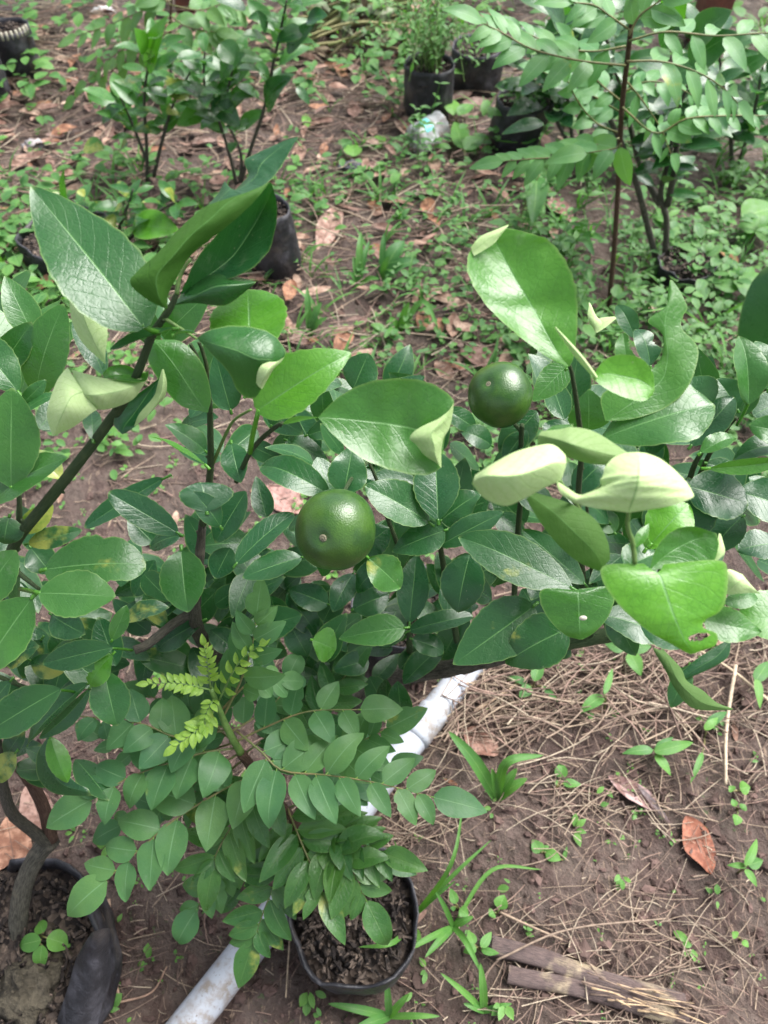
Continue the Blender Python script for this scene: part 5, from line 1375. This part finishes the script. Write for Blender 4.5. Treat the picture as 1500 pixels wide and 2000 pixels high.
sapling('citrus_sapling', 'rear citrus sapling with two crooked grey stems under the curry sapling', 'citrus sapling', (1300, 520),
        [[(1298, 520, 0), (1302, 430, 0), (1290, 380, 0), (1306, 310, -.02), (1320, 230, -.05), (1350, 150, -.05)], [(1285, 520, .0), (1262, 430, .0), (1240, 350, -.02), (1200, 250, 0), (1150, 170, .0), (1120, 110, 0)],
         [(1304, 400, 0), (1318, 330, -.02), (1330, 250, 0), (1400, 150, .05)], [(1290, 400, 0), (1250, 320, .05), (1220, 200, .1), (1180, 60, .12)]], 24, .092, .04, 0, 'rear citrus saplings', spread=(.42, 1.), r=.009,
        extra=[(1300, 60, 1340, -40, 60, -.1, .4, 0, 0), (1350, 80, 1430, 20, 70, -.12, .12, 0, 0), (1345, 120, 1440, 62, 66, -.12, .06, 0, 20), (1290, 90, 1340, 30, 60, -.1, .1, 0, 0), (1310, 150, 1400, 110, 70, -.08, .1, 0, 0), (1090, 190, 1050, 130, 60, .02, 0, 0, 0),
               (1060, 240, 980, 262, 30, 0, .02, 0, 0), (1130, 300, 1080, 330, 40, 0, .0, 0, 0), (1080, 130, 1120, 60, 60, .05, 0, 0, 0), (1100, 60, 1060, 10, 60, .08, 0, 0, 0)])
sapling('citrus_sapling', 'upper left citrus sapling with yellow mottled leaves', 'citrus sapling', (288, 360),
        [[(288, 360, 0), (286, 280, 0), (282, 190, 0), (290, 130, -.03), (305, 70, -.05)], [(300, 345, 0), (318, 270, 0), (340, 200, 0), (372, 140, 0)], [(292, 330, 0), (262, 250, .02), (235, 190, .03)]], 16, .085, .26, .35, 'rear citrus saplings', spread=(.35, 1.),
        extra=[(290, 140, 330, 30, 50, -.04, .5, .1, 0), (285, 100, 262, 55, 40, -.05, .6, .3, 0), (400, 215, 345, 245, 46, -.03, .5, .25, 0), (330, 165, 370, 195, 46, 0, .5, 1.0, 0), (345, 180, 320, 160, 40, 0, .5, 1.0, 0), (345, 215, 325, 222, 30, 0, .5, .9, 0), (165, 285, 205, 290, 40, .0, .4, .7, 0), (235, 290, 250, 282, 36, .0, .3, .7, 0), (200, 235, 245, 210, 40, 0, .15, 0, 0)])
sapling('citrus_sapling', 'tallest upper left citrus sapling with dark green leaves', 'citrus sapling', (465, 375),
        [[(465, 375, 0), (448, 300, 0), (425, 230, 0), (400, 170, 0), (400, 100, 0)], [(470, 360, 0), (490, 290, 0), (515, 215, 0), (535, 120, 0), (550, 50, -.02), (560, 0, -.04)], [(468, 370, 0), (470, 300, 0), (440, 220, 0), (455, 130, 0)]], 21, .09, .20, 0, 'rear citrus saplings', spread=(.42, 1.),
        extra=[(415, 195, 470, 250, 50, -.02, .06, 0, 0), (520, 210, 570, 150, 60, -.02, .06, 0, 0), (430, 150, 480, 105, 50, -.03, .2, 0, 0), (430, 85, 470, 130, 50, -.03, .15, 0, 0), (560, 100, 620, 40, 40, -.03, .05, 0, 0), (590, 60, 540, 80, 40, -.03, .05, 0, 0), (520, 60, 500, 20, 30, -.03, .05, 0, 0), (580, 170, 605, 205, 20, -.02, .1, 0, 0), (480, 15, 420, 0, 30, -.02, .0, 0, 0), (600, 40, 640, 30, 40, -.03, 0, 0, 0)])
sapling('citrus_sapling', 'low citrus sapling with yellow and green leaves behind the broad dark leaf', 'citrus sapling', (225, 480),
        [[(225, 485, 0), (235, 440, 0), (250, 400, 0), (260, 370, 0)], [(215, 485, 0), (180, 440, 0), (140, 390, 0)], [(235, 485, 0), (300, 420, 0), (350, 390, 0)]], 10, .07, .15, .35, 'rear citrus saplings', spread=(.35, 1.),
        extra=[(260, 440, 350, 450, 70, -.03, .7, .15, 0), (205, 425, 225, 445, 34, -.03, .5, 1.0, 0), (225, 410, 240, 405, 26, -.03, .5, 1.0, 0), (340, 390, 320, 370, 30, 0, .5, .8, 0), (130, 400, 125, 330, 20, 0, .3, 0, 0), (155, 370, 165, 385, 16, 0, .5, 1., 0)])
sapling('citrus_sapling', 'dense dark citrus sapling between the slanted bag and the brown stemmed sapling', 'citrus sapling', (1120, 300),
        [[(1120, 300, 0), (1112, 220, 0), (1100, 120, 0), (1090, 30, 0)], [(1125, 300, 0), (1150, 200, 0), (1175, 100, 0), (1190, 10, 0)], [(1118, 295, 0), (1080, 220, 0), (1060, 160, 0), (1050, 90, 0)]], 24, .115, .03, 0, 'rear citrus saplings', spread=(.25, 1.), r=.007)
sapling('citrus_sapling', 'dark citrus sapling at the upper right edge behind the curry fronds', 'citrus sapling', (1430, 330),
        [[(1430, 330, 0), (1425, 240, 0), (1410, 150, 0), (1400, 60, 0)], [(1440, 330, 0), (1470, 230, 0), (1490, 130, 0)]], 26, .105, .06, 0, 'rear citrus saplings', spread=(.25, 1.), r=.007)
# small curry sapling at top left
bp = gp(330, 130)
K3 = thing('curry_sapling', 'small curry sapling at the top left edge among the litter', 'curry sapling', bp)
q = [bp, yd(332, 60, bp.y), yd(335, 0, bp.y), yd(340, -40, bp.y)]
mb = MB(); tube(mb, q, .006, .003, n=16, seg=8); mb.build('stem', 'redstem', K3, True, q[0])
for pts, n in (([(335, 0), (280, 20), (210, 50), (150, 70)], 6), ([(334, 10), (390, 20), (430, 10), (470, 20)], 5), ([(333, 30), (360, 50), (400, 60), (420, 62)], 4), ([(333, 40), (270, 80), (220, 110), (170, 160)], 5), ([(334, 10), (310, -10), (270, -20)], 3), ([(333, 60), (260, 110), (200, 150), (150, 190)], 4)):
    frond(K3, None, n, 0, 0, .22, 0, world=[yd(a, b, bp.y - .30) for a, b in pts], wl=(.078, .042), start=.2, r=.0016, down=.3, nu=8)
# feathery bush in the upright bag
bb, br, bt = BAG['c']
FB = thing('feathery_bush', 'fine leaved green bush growing in the upright black bag', 'bush', bb + V3((0, 0, .15)))
mb = MB(); ml = MB()
for i in range(46):
    az = U(0, 6.28); L = U(.12, .34)
    p0 = bb + V3((U(-.5, .5) * br, U(-.5, .5) * br, .15)); hd = V3((math.cos(az), math.sin(az), 0))
    pts = [p0, p0 + hd * L * .25 + V3((0, 0, L * .6)), p0 + hd * L * .6 + V3((0, 0, L * .8)), p0 + hd * L * .95 + V3((0, 0, L * U(.3, .75)))]
    c = tube(mb, pts, .0018, .0008, n=10, seg=4, cap=False)
    for k in range(22):
        q = c[random.randint(2, 10)] + V3((U(-1, 1), U(-1, 1), U(-1, 1))) * .018
        a = V3((U(-1, 1), U(-1, 1), U(-.6, .8))).normalized(); l = U(.012, .026)
        leaf(ml, q, q + a * l, l * .42, V3((U(-.4, .4), U(-.4, .2), 1)), (U(.0, .35), 0, .2), 'citrus', nu=3, cols=LO)
mb.build('stem', 'greentwig', FB, True, bb + V3((0, 0, .15))); ml.build('foliage', 'weed', FB, True, bb + V3((0, 0, .15)))

# pile of cut stalks with wilted leaves at the top
PL = thing('cut_stalk_pile', 'pile of cut greenish stalks and wilted leaves at the top of the plot', 'stalk pile', gp(690, 70))
mb = MB()
for i in range(30):
    y0 = U(30, 130); x0 = U(570, 660); x1 = U(760, 860); y1 = y0 - U(-10, 60)
    a, b_ = gp(x0, y0, U(.01, .07)), gp(x1, y1, U(.02, .14))
    tube(mb, [a, a.lerp(b_, .5) + V3((0, 0, U(.0, .04))), b_], U(.004, .008), .004, n=10, seg=6, tint=random.choice([(.22, .24, .09), (.30, .28, .13), (.16, .20, .07), (.34, .29, .17)]))
mb.build('stalks', 'straw', PL, True, gp(690, 70))
mb = MB()
for i in range(210):
    p = gp(U(590, 860), U(-20, 120), U(.01, .13)); a = V3((U(-1, 1), U(-1, 1), U(-.5, .5))).normalized(); l = U(.05, .11)
    leaf(mb, p, p + a * l, l * .4, V3((U(-.4, .4), U(-.4, .4), 1)), random.choice([(.16, .22, .12), (.20, .25, .15), (.26, .27, .17), (.30, .24, .16), (.12, .18, .09)]), 'citrus', nu=6, cols=LO, wave=.3, fold=.2)
mb.build('wilted_foliage', 'dry', PL, True, gp(690, 70))
o = MB(); tube(o, [gp(805, 20, .1), gp(800, 90, .05), gp(795, 122, .02)], .012, .008, n=8, seg=8, tint=(.36, .25, .17))
tag(o.build('bent_stalk', 'straw', None, True, gp(805, 20, .1)), 'pale brown bent stalk standing beside the feathery bush', 'bent stalk')

# dark broad leaf of a young banana at the right edge
bp = gp(1560, 760)
BN = thing('banana_plant', 'dark green broad banana leaf at the right edge', 'banana plant', bp)
mb = MB(); leaf(mb, yd(1530, 760, bp.y), yd(1500, 520, bp.y + .03), .17, V3((-.35, -.5, .6)), (.0, 0, .1), 'round', bend=.1, fold=.15, nu=20, cols=HI, seed=3)
mb.build('leaf', 'citrus', BN, True, bp)
mb = MB(); tube(mb, [bp, bp + V3((.01, 0, .1)), yd(1530, 760, bp.y)], .02, .01, n=8, seg=10); mb.build('stem', 'greentwig', BN, True, bp)
# drooping single leaf plant and other mid-ground plants
def stalkplant(px, py, leaves, label, name='weed_plant', cat='weed', h=.0, grp=None, mat='weed', y=.2):
    bp = gp(px, py)
    t = thing(name, label, cat, bp, grp)
    mb = MB()
    for (bx, by, tx, ty, w_, dz, yy) in leaves:
        Bq = G(bx, by, dz); Tq = G(tx, ty, dz * .9)
        tube(mb, [bp, bp.lerp(Bq, .5) + V3((0, 0, dz * .2)), Bq], .0016, .001, n=6, seg=5)
    mb.build('stem', 'rachis', t, True, bp)
    for (bx, by, tx, ty, w_, dz, yy) in leaves:
        Bq = G(bx, by, dz); Tq = G(tx, ty, dz * .85 + .004)
        m = MB(); leaf(m, Bq, Tq, w_ * depth(Bq) / F, cam_n(Bq, .8, U(-15, 15), Tq - Bq), (yy, 0, .3), 'ovate', bend=U(.03, .12), fold=U(.08, .22), wave=.12, nu=12, cols=MD)
        m.build('leaf', mat, t, True, Bq)
    return t
stalkplant(1005, 460, [(1048, 345, 1040, 440, 46, .14, .15), (1055, 340, 1020, 300, 26, .16, .2)], 'thin plant with one drooping leaf below the curry sapling')
stalkplant(910, 330, [(905, 290, 888, 238, 34, .05, .45), (908, 292, 944, 268, 34, .05, .3), (905, 285, 930, 300, 26, .04, .3)], 'broad leaved weed between the cup and the slanted bag')
stalkplant(892, 245, [(885, 225, 875, 195, 34, .05, .75), (895, 225, 925, 205, 26, .06, .3)], 'bright young weed right of the upright bag')
stalkplant(990, 300, [(1015, 275, 968, 275, 26, .06, .5), (1020, 280, 1060, 262, 20, .06, .3)], 'pale weed in front of the slanted bag')
stalkplant(690, 315, [(690, 305, 688, 283, 36, .03, .85), (680, 290, 665, 272, 26, .03, .2)], 'two leaved weed left of the cup')
stalkplant(740, 300, [(742, 285, 738, 265, 30, .02, .8)], 'single bright weed leaf in the litter')
stalkplant(605, 260, [(600, 248, 596, 222, 18, .02, .8)], 'lone yellow green sprout in the litter')
stalkplant(1470, 460, [(1450, 425, 1520, 405, 64, .06, .5), (1480, 450, 1440, 440, 50, .05, .4), (1490, 470, 1500, 440, 40, .05, .4)], 'weed with large bright leaves at the right edge')
stalkplant(1455, 575, [(1440, 560, 1500, 540, 34, .06, .4), (1440, 565, 1390, 552, 30, .05, .35), (1450, 560, 1470, 520, 28, .06, .3)], 'leafy weed beside the dark banana leaf')
stalkplant(85, 1830, [(84, 1822, 78, 1799, 26, .16, .5), (92, 1832, 138, 1848, 40, .16, .6), (80, 1836, 38, 1846, 34, .16, .4), (82, 1846, 80, 1894, 30, .155, .5)], 'bright four leaved seedling beside the grey trunk', 'seedling', 'seedling')
stalkplant(1085, 1540, [(1095, 1520, 1097, 1490, 25, .02, .4), (1100, 1530, 1136, 1533, 19, .02, .4), (1090, 1530, 1082, 1528, 10, .02, .3)], 'two leaved seedling left of the pink dead leaf', 'seedling', 'seedling')
stalkplant(1060, 1665, [(1056, 1665, 1040, 1640, 26, .015, .45), (1066, 1665, 1096, 1680, 24, .015, .45), (1060, 1662, 1072, 1652, 14, .01, .3), (1100, 1680, 1108, 1652, 8, .01, .3)], 'small broad leaved seedling on the bare soil at right', 'seedling', 'seedling')
stalkplant(970, 1785, [(975, 1775, 985, 1748, 28, .02, .5), (965, 1782, 955, 1788, 20, .02, .5)], 'round leaved seedling above the split stalk', 'seedling', 'seedling')
stalkplant(895, 1775, [(890, 1765, 880, 1735, 18, .03, .45), (898, 1775, 915, 1788, 22, .03, .5), (885, 1770, 886, 1780, 10, .03, .3)], 'pair of oval weed leaves right of the front bag', 'seedling', 'seedling')
stalkplant(1225, 1275, [(1222, 1265, 1215, 1232, 26, .04, .25), (1230, 1275, 1252, 1320, 30, .04, .45), (1235, 1268, 1272, 1262, 24, .04, .2), (1218, 1270, 1180, 1255, 22, .04, .2)], 'leafy weed in the straw below the heart shaped leaf')
stalkplant(1180, 1390, [(1180, 1355, 1196, 1305, 14, .06, .4), (1178, 1360, 1132, 1394, 26, .04, .35), (1150, 1388, 1156, 1408, 14, .02, .25)], 'narrow leaved creeping weed in the middle of the straw mat')
stalkplant(1040, 1345, [(1044, 1330, 1058, 1288, 24, .05, .25), (1036, 1340, 1014, 1362, 24, .04, .2), (1030, 1335, 985, 1322, 16, .03, .1), (1060, 1340, 1090, 1370, 12, .03, .1)], 'weed with blue green leaves under the twisted branch')
stalkplant(1285, 1475, [(1275, 1465, 1215, 1472, 20, .05, .2), (1278, 1468, 1354, 1450, 24, .05, .4), (1280, 1474, 1310, 1515, 20, .04, .5), (1280, 1462, 1315, 1440, 14, .04, .1)], 'bamboo like weed with four pointed leaves in the straw')
stalkplant(1440, 1705, [(1455, 1690, 1478, 1638, 18, .06, .5), (1458, 1692, 1420, 1690, 12, .05, .5), (1455, 1698, 1478, 1732, 16, .05, .5), (1462, 1690, 1490, 1680, 22, .05, .25)], 'pointed leaved weed near the orange dead leaf')
stalkplant(1480, 1340, [(1475, 1330, 1500, 1292, 26, .05, .2), (1478, 1325, 1484, 1385, 17, .05, .55), (1490, 1320, 1500, 1312, 16, .03, .3)], 'weed with a narrow hanging leaf at the right edge')
stalkplant(1375, 1440, [(1376, 1425, 1402, 1402, 16, .04, .6), (1372, 1470, 1348, 1530, 12, .03, .4), (1380, 1420, 1420, 1390, 20, .03, .1)], 'slender weed under the tip of the twisted leaf')
stalkplant(1450, 1545, [(1445, 1540, 1465, 1537, 26, .02, .75), (1432, 1545, 1424, 1535, 16, .02, .6)], 'round bright seedling near the right edge', 'seedling', 'seedling')
stalkplant(1440, 1580, [(1436, 1575, 1430, 1560, 14, .02, .45), (1440, 1592, 1436, 1612, 20, .02, .5), (1448, 1580, 1456, 1572, 16, .02, .45)], 'clustered seedling right of the orange dead leaf', 'seedling', 'seedling')
stalkplant(1445, 1835, [(1440, 1830, 1430, 1820, 16, .02, .65), (1450, 1838, 1462, 1850, 14, .02, .65)], 'tiny yellow green seedling at lower right', 'seedling', 'seedling')
stalkplant(935, 1855, [(930, 1850, 905, 1860, 20, .05, .4), (940, 1850, 960, 1820, 18, .05, .5), (940, 1855, 975, 1862, 14, .04, .45), (925, 1845, 915, 1818, 20, .05, .5)], 'bright weed at the left end of the split stalk')

# ------------------------------------------------------------------ grass tufts
def grass(px, py, blades, label, y=.35, grp=None, h=0.0):
    bp = gp(px, py, h)
    t = thing('grass_tuft', label, 'grass tuft', bp, grp)
    for bl in blades:
        x1, y1, w_, dz = bl[:4]
        if len(bl) > 4: mp = G(bl[4], bl[5], dz * 1.1)
        tp = G(x1, y1, max(.005, dz))
        md = mp if len(bl) > 4 else bp.lerp(tp, .5) + V3((0, 0, .3 * (tp - bp).length * .5))
        c = catmull([bp, md, tp], 14)
        d = depth(bp); m = MB(); vs = []; uv = []; fs = []
        for i, p in enumerate(c):
            tg = (c[min(i + 1, 14)] - c[max(i - 1, 0)]).normalized()
            nn = cam_n(p, .6); s = tg.cross(nn).normalized(); nn = s.cross(tg)
            hw = w_ * d / F / 2 * max(0, math.sin(math.pi * (.12 + .88 * i / 14) ** .8)) ** .6
            for v in (-1, 0, 1):
                vs.append(p + s * hw * v + nn * abs(v) * hw * .4); uv.append((i / 14, .5 + v * .5))
        fs = [(i * 3 + j, i * 3 + j + 1, i * 3 + j + 4, i * 3 + j + 3) for i in range(14) for j in range(2)]
        m.add(vs, fs, uv, (max(0, y + U(-.15, .15)), 0, .2)); m.build('blade', 'weed', t, True, bp)
grass(970, 1560, [(876, 1428, 26, .10), (1062, 1475, 18, .09, 990, 1490), (1030, 1520, 20, .05), (1010, 1500, 20, .06), (960, 1500, 14, .08)], 'broad bladed grass tuft right of the long curry frond', .35)
grass(808, 1790, [(905, 1570, 8, .12, 880, 1690), (770, 1640, 9, .14), (960, 1640, 8, .08), (700, 1850, 9, .14, 770, 1840), (890, 1720, 8, .08), (740, 1690, 8, .15)], 'long thin grass growing over the rim of the front bag', .40)
grass(885, 1810, [(790, 1860, 12, .06), (940, 1900, 12, .05, 910, 1840), (830, 1870, 14, .05), (1060, 1698, 8, .03, 960, 1700), (850, 1740, 10, .08), (925, 1790, 14, .03)], 'spreading grass between the front bag and the split stalk', .42)
grass(760, 1985, [(755, 1910, 14, .06), (640, 1960, 16, .04), (800, 1940, 14, .05), (690, 2010, 18, .03), (860, 1985, 12, .03)], 'grass tuft at the bottom edge below the front bag', .40)
grass(945, 1975, [(938, 1880, 16, .06), (1000, 1960, 12, .03), (905, 1960, 12, .03), (860, 1900, 12, .05)], 'grass with bent blades under the split stalk', .40)
grass(700, 560, [(705, 452, 14, .10), (722, 470, 12, .08), (690, 500, 12, .06), (742, 545, 12, .05), (680, 530, 10, .05)], 'upright grass left of the yellow centre weeds', .25)
grass(745, 545, [(750, 455, 13, .10), (790, 470, 30, .07), (820, 510, 26, .05), (760, 500, 12, .07)], 'grass with wide blades in the weedy middle ground', .2)
grass(605, 655, [(600, 560, 13, .09), (628, 590, 16, .07), (640, 620, 12, .05), (622, 600, 14, .06)], 'grass tuft right of the yellow green netted leaf', .25)
grass(780, 650, [(800, 590, 14, .08), (856, 640, 12, .06, 825, 590), (760, 620, 14, .05), (750, 660, 16, .04)], 'arching grass above the large glossy leaf', .25)
grass(1120, 470, [(1150, 430, 22, .06), (1180, 470, 18, .05), (1090, 440, 16, .05), (1160, 500, 18, .05)], 'grass clump left of the brown sapling stem', .15)
grass(1380, 640, [(1300, 560, 5, .10), (1500, 580, 6, .10), (1420, 700, 6, .05), (1250, 610, 6, .08)], 'wiry grass stalks behind the ragged leaf', .45)
grass(20, 560, [(60, 690, 10, .10), (0, 500, 12, .10), (40, 620, 9, .06)], 'long grass stalk at the left edge', .4)

# ------------------------------------------------------------------ ground cover
def build_cover():
    mb = MB()
    def plantlet(x, y, L, n, hmax, y0):
        p = on(x, y)
        for i in range(n):
            az = U(0, 6.28); l = L * U(.6, 1.2)
            hd = V3((math.cos(az), math.sin(az), 0))
            b = p + hd * l * U(.1, .7) + V3((0, 0, U(.1, 1) * hmax))
            a = (hd + V3((0, 0, U(-.35, .45)))).normalized()
            leaf(mb, b, b + a * l, l * U(.42, .7), V3((hd.x * .2, hd.y * .2 - .15, 1)), (max(0, y0 + U(-.15, .25)), 0, .2), random.choice(['ovate', 'citrus', 'round', 'lance']), bend=U(0, .12), fold=U(.05, .3), nu=5, cols=LO)
    def patch(n, x0, x1, y0, y1, La, Lb, ka, kb, h, yt, dens=None):
        k = 0; tr = 0
        while k < n and tr < n * 10:
            tr += 1
            x, y = U(x0, x1), U(y0, y1)
            if dens and R() > dens(x, y): continue
            plantlet(x, y, U(La, Lb), random.randint(ka, kb), h, yt); k += 1
    def grassy(n, x0, x1, y0, y1):
        for i in range(n):
            x, y = U(x0, x1), U(y0, y1); p = on(x, y)
            for k in range(random.randint(3, 6)):
                az = U(0, 6.28); l = U(.05, .13); hd = V3((math.cos(az), math.sin(az), U(.3, 1.3))).normalized()
                leaf(mb, p, p + hd * l, U(.004, .010), V3((-hd.x, -hd.y - .2, 1)), (U(0, .35), 0, .2), 'lance', bend=U(.05, .2), fold=.3, nu=7, cols=LO)
    cl = lambda s, o: (lambda x, y: max(.03, min(1, .5 + o + 1.6 * noise.noise(V3((x * s, y * s, 5))))))
    wedge = lambda x, y: (max(0, min(1, (x + .26 - .05 * (y - 1.1)) * 2.2)) if y < 1.95 else .6) * max(.04, min(1, .52 + .3 * min(1, max(0, x)) + 2.0 * noise.noise(V3((x * 4, y * 4, 7)))))
    patch(1350, -.3, 1.5, 1.0, 2.25, .008, .032, 4, 7, .05, .12, wedge)
    patch(190, .35, 1.6, 1.25, 2.6, .025, .05, 4, 6, .10, .06, wedge)
    for i in range(120):                              # taller stemmed weeds with narrow leaves in pairs
        x, y = U(.0, 1.6), U(1.2, 2.7)
        if noise.noise(V3((x * 3, y * 3, 1))) < -.05: continue
        p = on(x, y); h = U(.06, .20); lean = V3((U(-.06, .06), U(-.06, .06), h)); y0 = U(0, .3); az = U(0, 6)
        tube(mb, [p, p + lean * .5 + V3((U(-.01, .01), 0, 0)), p + lean], .0014, .0008, n=5, seg=4, tint=(.6, 0, 0), cap=False)
        for k in range(5):
            q = p + lean * (.25 + .75 * k / 4); az += 1.5
            for sg in (0, math.pi):
                hd = V3((math.cos(az + sg), math.sin(az + sg), U(-.1, .4))).normalized(); l = U(.03, .06) * (1 - .1 * k)
                leaf(mb, q, q + hd * l, l * U(.26, .4), V3((0, -.2, 1)), (max(0, y0 + U(-.1, .15)), 0, .2), 'lance', bend=U(.03, .15), fold=.25, nu=6, cols=LO)
    patch(240, -1.0, -.1, .70, 1.6, .006, .016, 3, 6, .015, .25, cl(4, -.1))
    patch(50, -.95, -.50, 1.0, 1.45, .02, .04, 3, 5, .05, .15)
    patch(90, -1.2, -.78, 1.4, 1.9, .025, .055, 4, 6, .09, .15)
    patch(100, -1.15, -.25, 1.72, 2.25, .02, .05, 3, 6, .08, .10)
    grassy(170, -.35, 1.4, 1.3, 2.4); grassy(60, -1.2, -.4, 1.4, 2.2); grassy(70, -.2, 1.9, 2.4, 3.6)
    patch(140, -1.6, .1, 2.6, 3.6, .03, .07, 4, 6, .16, .1)
    patch(330, -.2, .6, .75, 1.6, .006, .018, 4, 6, .015, .32, cl(5, .1))
    patch(300, -.8, .8, .02, .75, .0035, .008, 3, 4, .006, .40, cl(6, -.1))
    patch(60, -.7, .8, .05, .7, .010, .022, 2, 4, .02, .35)
    patch(110, -1.6, .2, 1.5, 3.2, .015, .045, 3, 5, .06, .12, cl(2.5, -.25))
    patch(240, .15, 2.2, 2.2, 3.8, .03, .07, 4, 7, .14, .12)
    patch(40, -1.75, -1.2, 1.8, 2.4, .03, .05, 4, 6, .08, .1)
    o = mb.build('ground_cover', 'weed'); o['kind'] = 'stuff'
    tag(o, 'low green weeds and seedlings carpeting the soil', 'ground cover')
build_cover()
# background thicket beyond the last pots
def build_thicket():
    mb = MB(); ms = MB()
    for i in range(90):
        x, y = U(-2.2, 3.0), U(3.35, 4.8)
        if x < .2 and R() < .5: continue
        p = on(x, y); h = U(.15, .55)
        tube(ms, [p, p + V3((U(-.05, .05), 0, h * .5)), p + V3((U(-.1, .1), U(-.1, .1), h))], .004, .002, n=4, seg=5, cap=False)
        for k in range(16):
            az = U(0, 6.28); hd = V3((math.cos(az), math.sin(az), U(-.3, .5))).normalized()
            q = p + V3((0, 0, h * U(.25, 1))) + hd * U(0, .06); l = U(.05, .11)
            leaf(mb, q, q + hd * l, l * .45, V3((U(-.3, .3), -.2, 1)), (U(0, .25), 0, .2), 'citrus', bend=U(0, .1), fold=.15, nu=5, cols=LO)
    o = mb.build('undergrowth', 'weed'); o['kind'] = 'stuff'; tag(o, 'green undergrowth beyond the farthest planting bags', 'undergrowth')
    o2 = ms.build('undergrowth_stems', 'bark', o); 
build_thicket()
# weeds growing on top of the slanted bag
bb, br, bt = BAG['d']
t = thing('weed_plant', 'small ferny weeds growing in the slanted grey bag', 'weed', bb + V3((0, 0, .14)))
mb = MB()
for i in range(120):
    a, q = U(0, 6.28), math.sqrt(R()) * br
    p = bb + V3((.024 + math.cos(a) * q, -.015 + math.sin(a) * q, .14 + U(0, .07)))
    d = V3((U(-1, 1), U(-1, 1), U(-.2, .8))).normalized(); l = U(.012, .03)
    leaf(mb, p, p + d * l, l * .45, V3((0, -.2, 1)), (U(0, .4), 0, .2), 'citrus', nu=4, cols=LO)
mb.build('foliage', 'weed', t, True, bb + V3((0, 0, .14)))
